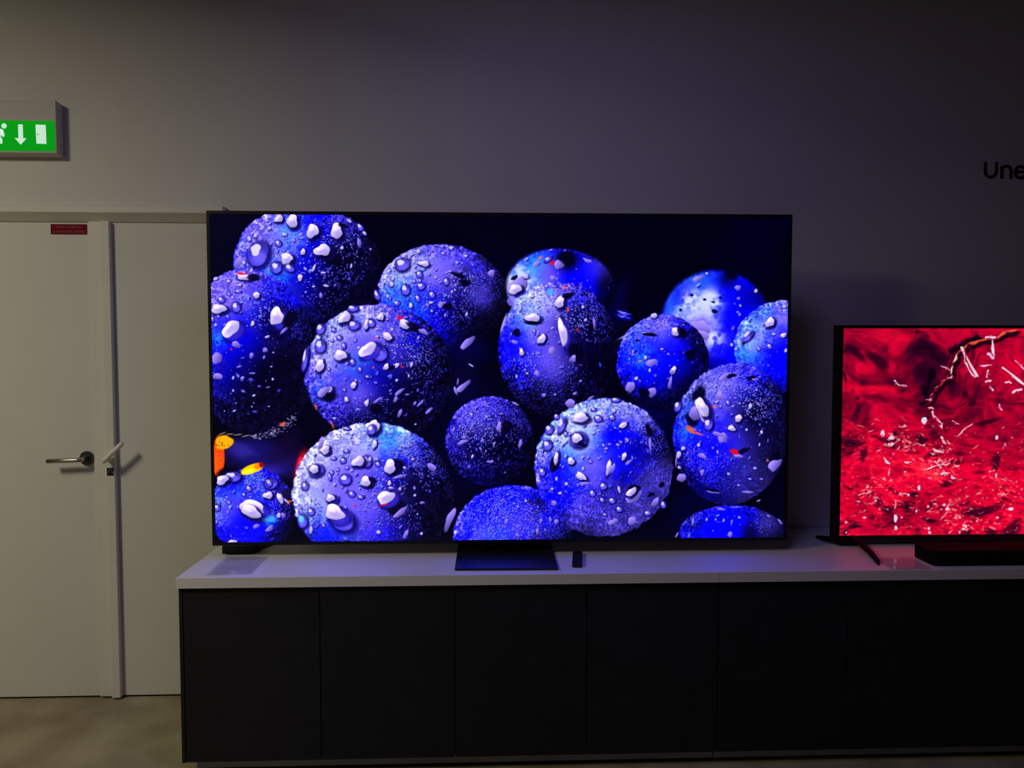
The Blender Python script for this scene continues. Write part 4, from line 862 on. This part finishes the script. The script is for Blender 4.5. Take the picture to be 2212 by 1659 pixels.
def label_holder(name, pts, label, text=True):
    """clear folded acrylic pocket lying flat, with a printed card inside; pts = front left, front right, back right, back left"""
    o = tag(empty(name, (sum(p[0] for p in pts) / 4, sum(p[1] for p in pts) / 4, WZ1)), label, 'card holder', 'card holders lying on the worktop')
    def at(u, v):
        a, b, c, d = [Vector((*p, 0)) for p in pts]
        q = (a * (1 - u) + b * u) * (1 - v) + (d * (1 - u) + c * u) * v
        return q.x, q.y
    prism('acrylic_pocket', [at(0, 0), at(1, 0), at(1, 1), at(0, 1)], 'z', WZ1 + .0012, WZ1 + .0040, M['acrylic'], o, bev=.0004)
    prism('printed_card', [at(.08, .05), at(.94, .05), at(.94, .97), at(.08, .97)], 'z', WZ1, WZ1 + .0009, M['card'], o)
    bm = bmesh.new()
    for k, (v, u0, u1, t) in enumerate(((.80, .18, .80, .035), (.68, .30, .72, .02), (.56, .34, .74, .03), (.47, .36, .70, .02), (.38, .34, .66, .02), (.29, .36, .64, .02), (.86, .16, .5, .02))):
        add_prism(bm, [at(u0, v), at(u1, v), at(u1, v + t), at(u0, v + t)], 'z', WZ1 + .00085, WZ1 + .00110)
    obj('print_lines', bm, M['card_print'], o)
    add = bmesh.new()
    add_tube(add, [(*at(.42, .10), WZ1 + .0042), (*at(.58, .10), WZ1 + .0042)], .004, 10, .35)
    obj('highlight_oval', add, M['acrylic'], o)  # raised oval standing in for the highlight on the acrylic
    return o
label_holder('card_holder', [(-.976, -.603), (-.826, -.593), (-.830, -.376), (-.987, -.370)], 'clear acrylic card holder lying in front of the black media box')
label_holder('card_holder', [(1.449, -.6235), (1.598, -.6245), (1.605, -.475), (1.462, -.475)], 'clear acrylic card holder lying in front of the red television')

rm = tag(empty('remote_control', (.34, -.47, WZ1)), 'slim dark remote control lying right of the television stand', 'remote control')
def rot2(pts, c, a):
    ca, sa = math.cos(R(a)), math.sin(R(a))
    return [(c[0] + x * ca - y * sa, c[1] + x * sa + y * ca) for x, y in pts]
RC, RA = (.3405, -.470), -8
prism('remote_body', rot2([(-.014, -.088), (.014, -.088), (.0185, -.082), (.0185, .078), (.013, .084), (-.013, .084), (-.0185, .078), (-.0185, -.082)], RC, RA), 'z', WZ1, WZ1 + .014, M['black_plastic'], rm, bev=.002)
def btn(name, x, y, a, b, n=16, h=.0155):
    return prism(name, rot2([(x + a * math.cos(2 * math.pi * k / n), y + b * math.sin(2 * math.pi * k / n)) for k in range(n)], RC, RA), 'z', WZ1 + .0135, WZ1 + h, M['grey_button'], rm)
btn('power_button', -.009, .066, .0042, .0042); btn('navigation_ring', 0, .020, .0125, .0125, 24)
for bxx, byy in ((-.009, -.010), (.009, -.010), (0, -.024), (-.009, .045), (.009, .045)): btn('button', bxx, byy, .0042, .0042, 12)
for bxx in (-.009, .009): btn('rocker', bxx, -.045, .0045, .011)

sb = tag(empty('soundbar', (2.1, -.53, WZ1)), 'long black soundbar lying in front of the red television', 'soundbar')
prism('bar_body', [(1.622, -.575), (1.634, -.590), (2.60, -.590), (2.612, -.575), (2.612, -.475), (2.60, -.460), (1.634, -.460), (1.622, -.475)], 'z', WZ1 + .003, WZ1 + .056, M['bar_top'], sb, bev=.004)
box('front_grille', 1.640, 2.594, -.5925, -.589, WZ1 + .009, WZ1 + .050, M['fabric'], sb, bev=.001)
for xx in (1.75, 2.48): box('rubber_foot', xx - .03, xx + .03, -.57, -.48, WZ1, WZ1 + .0032, M['rubber'], sb)
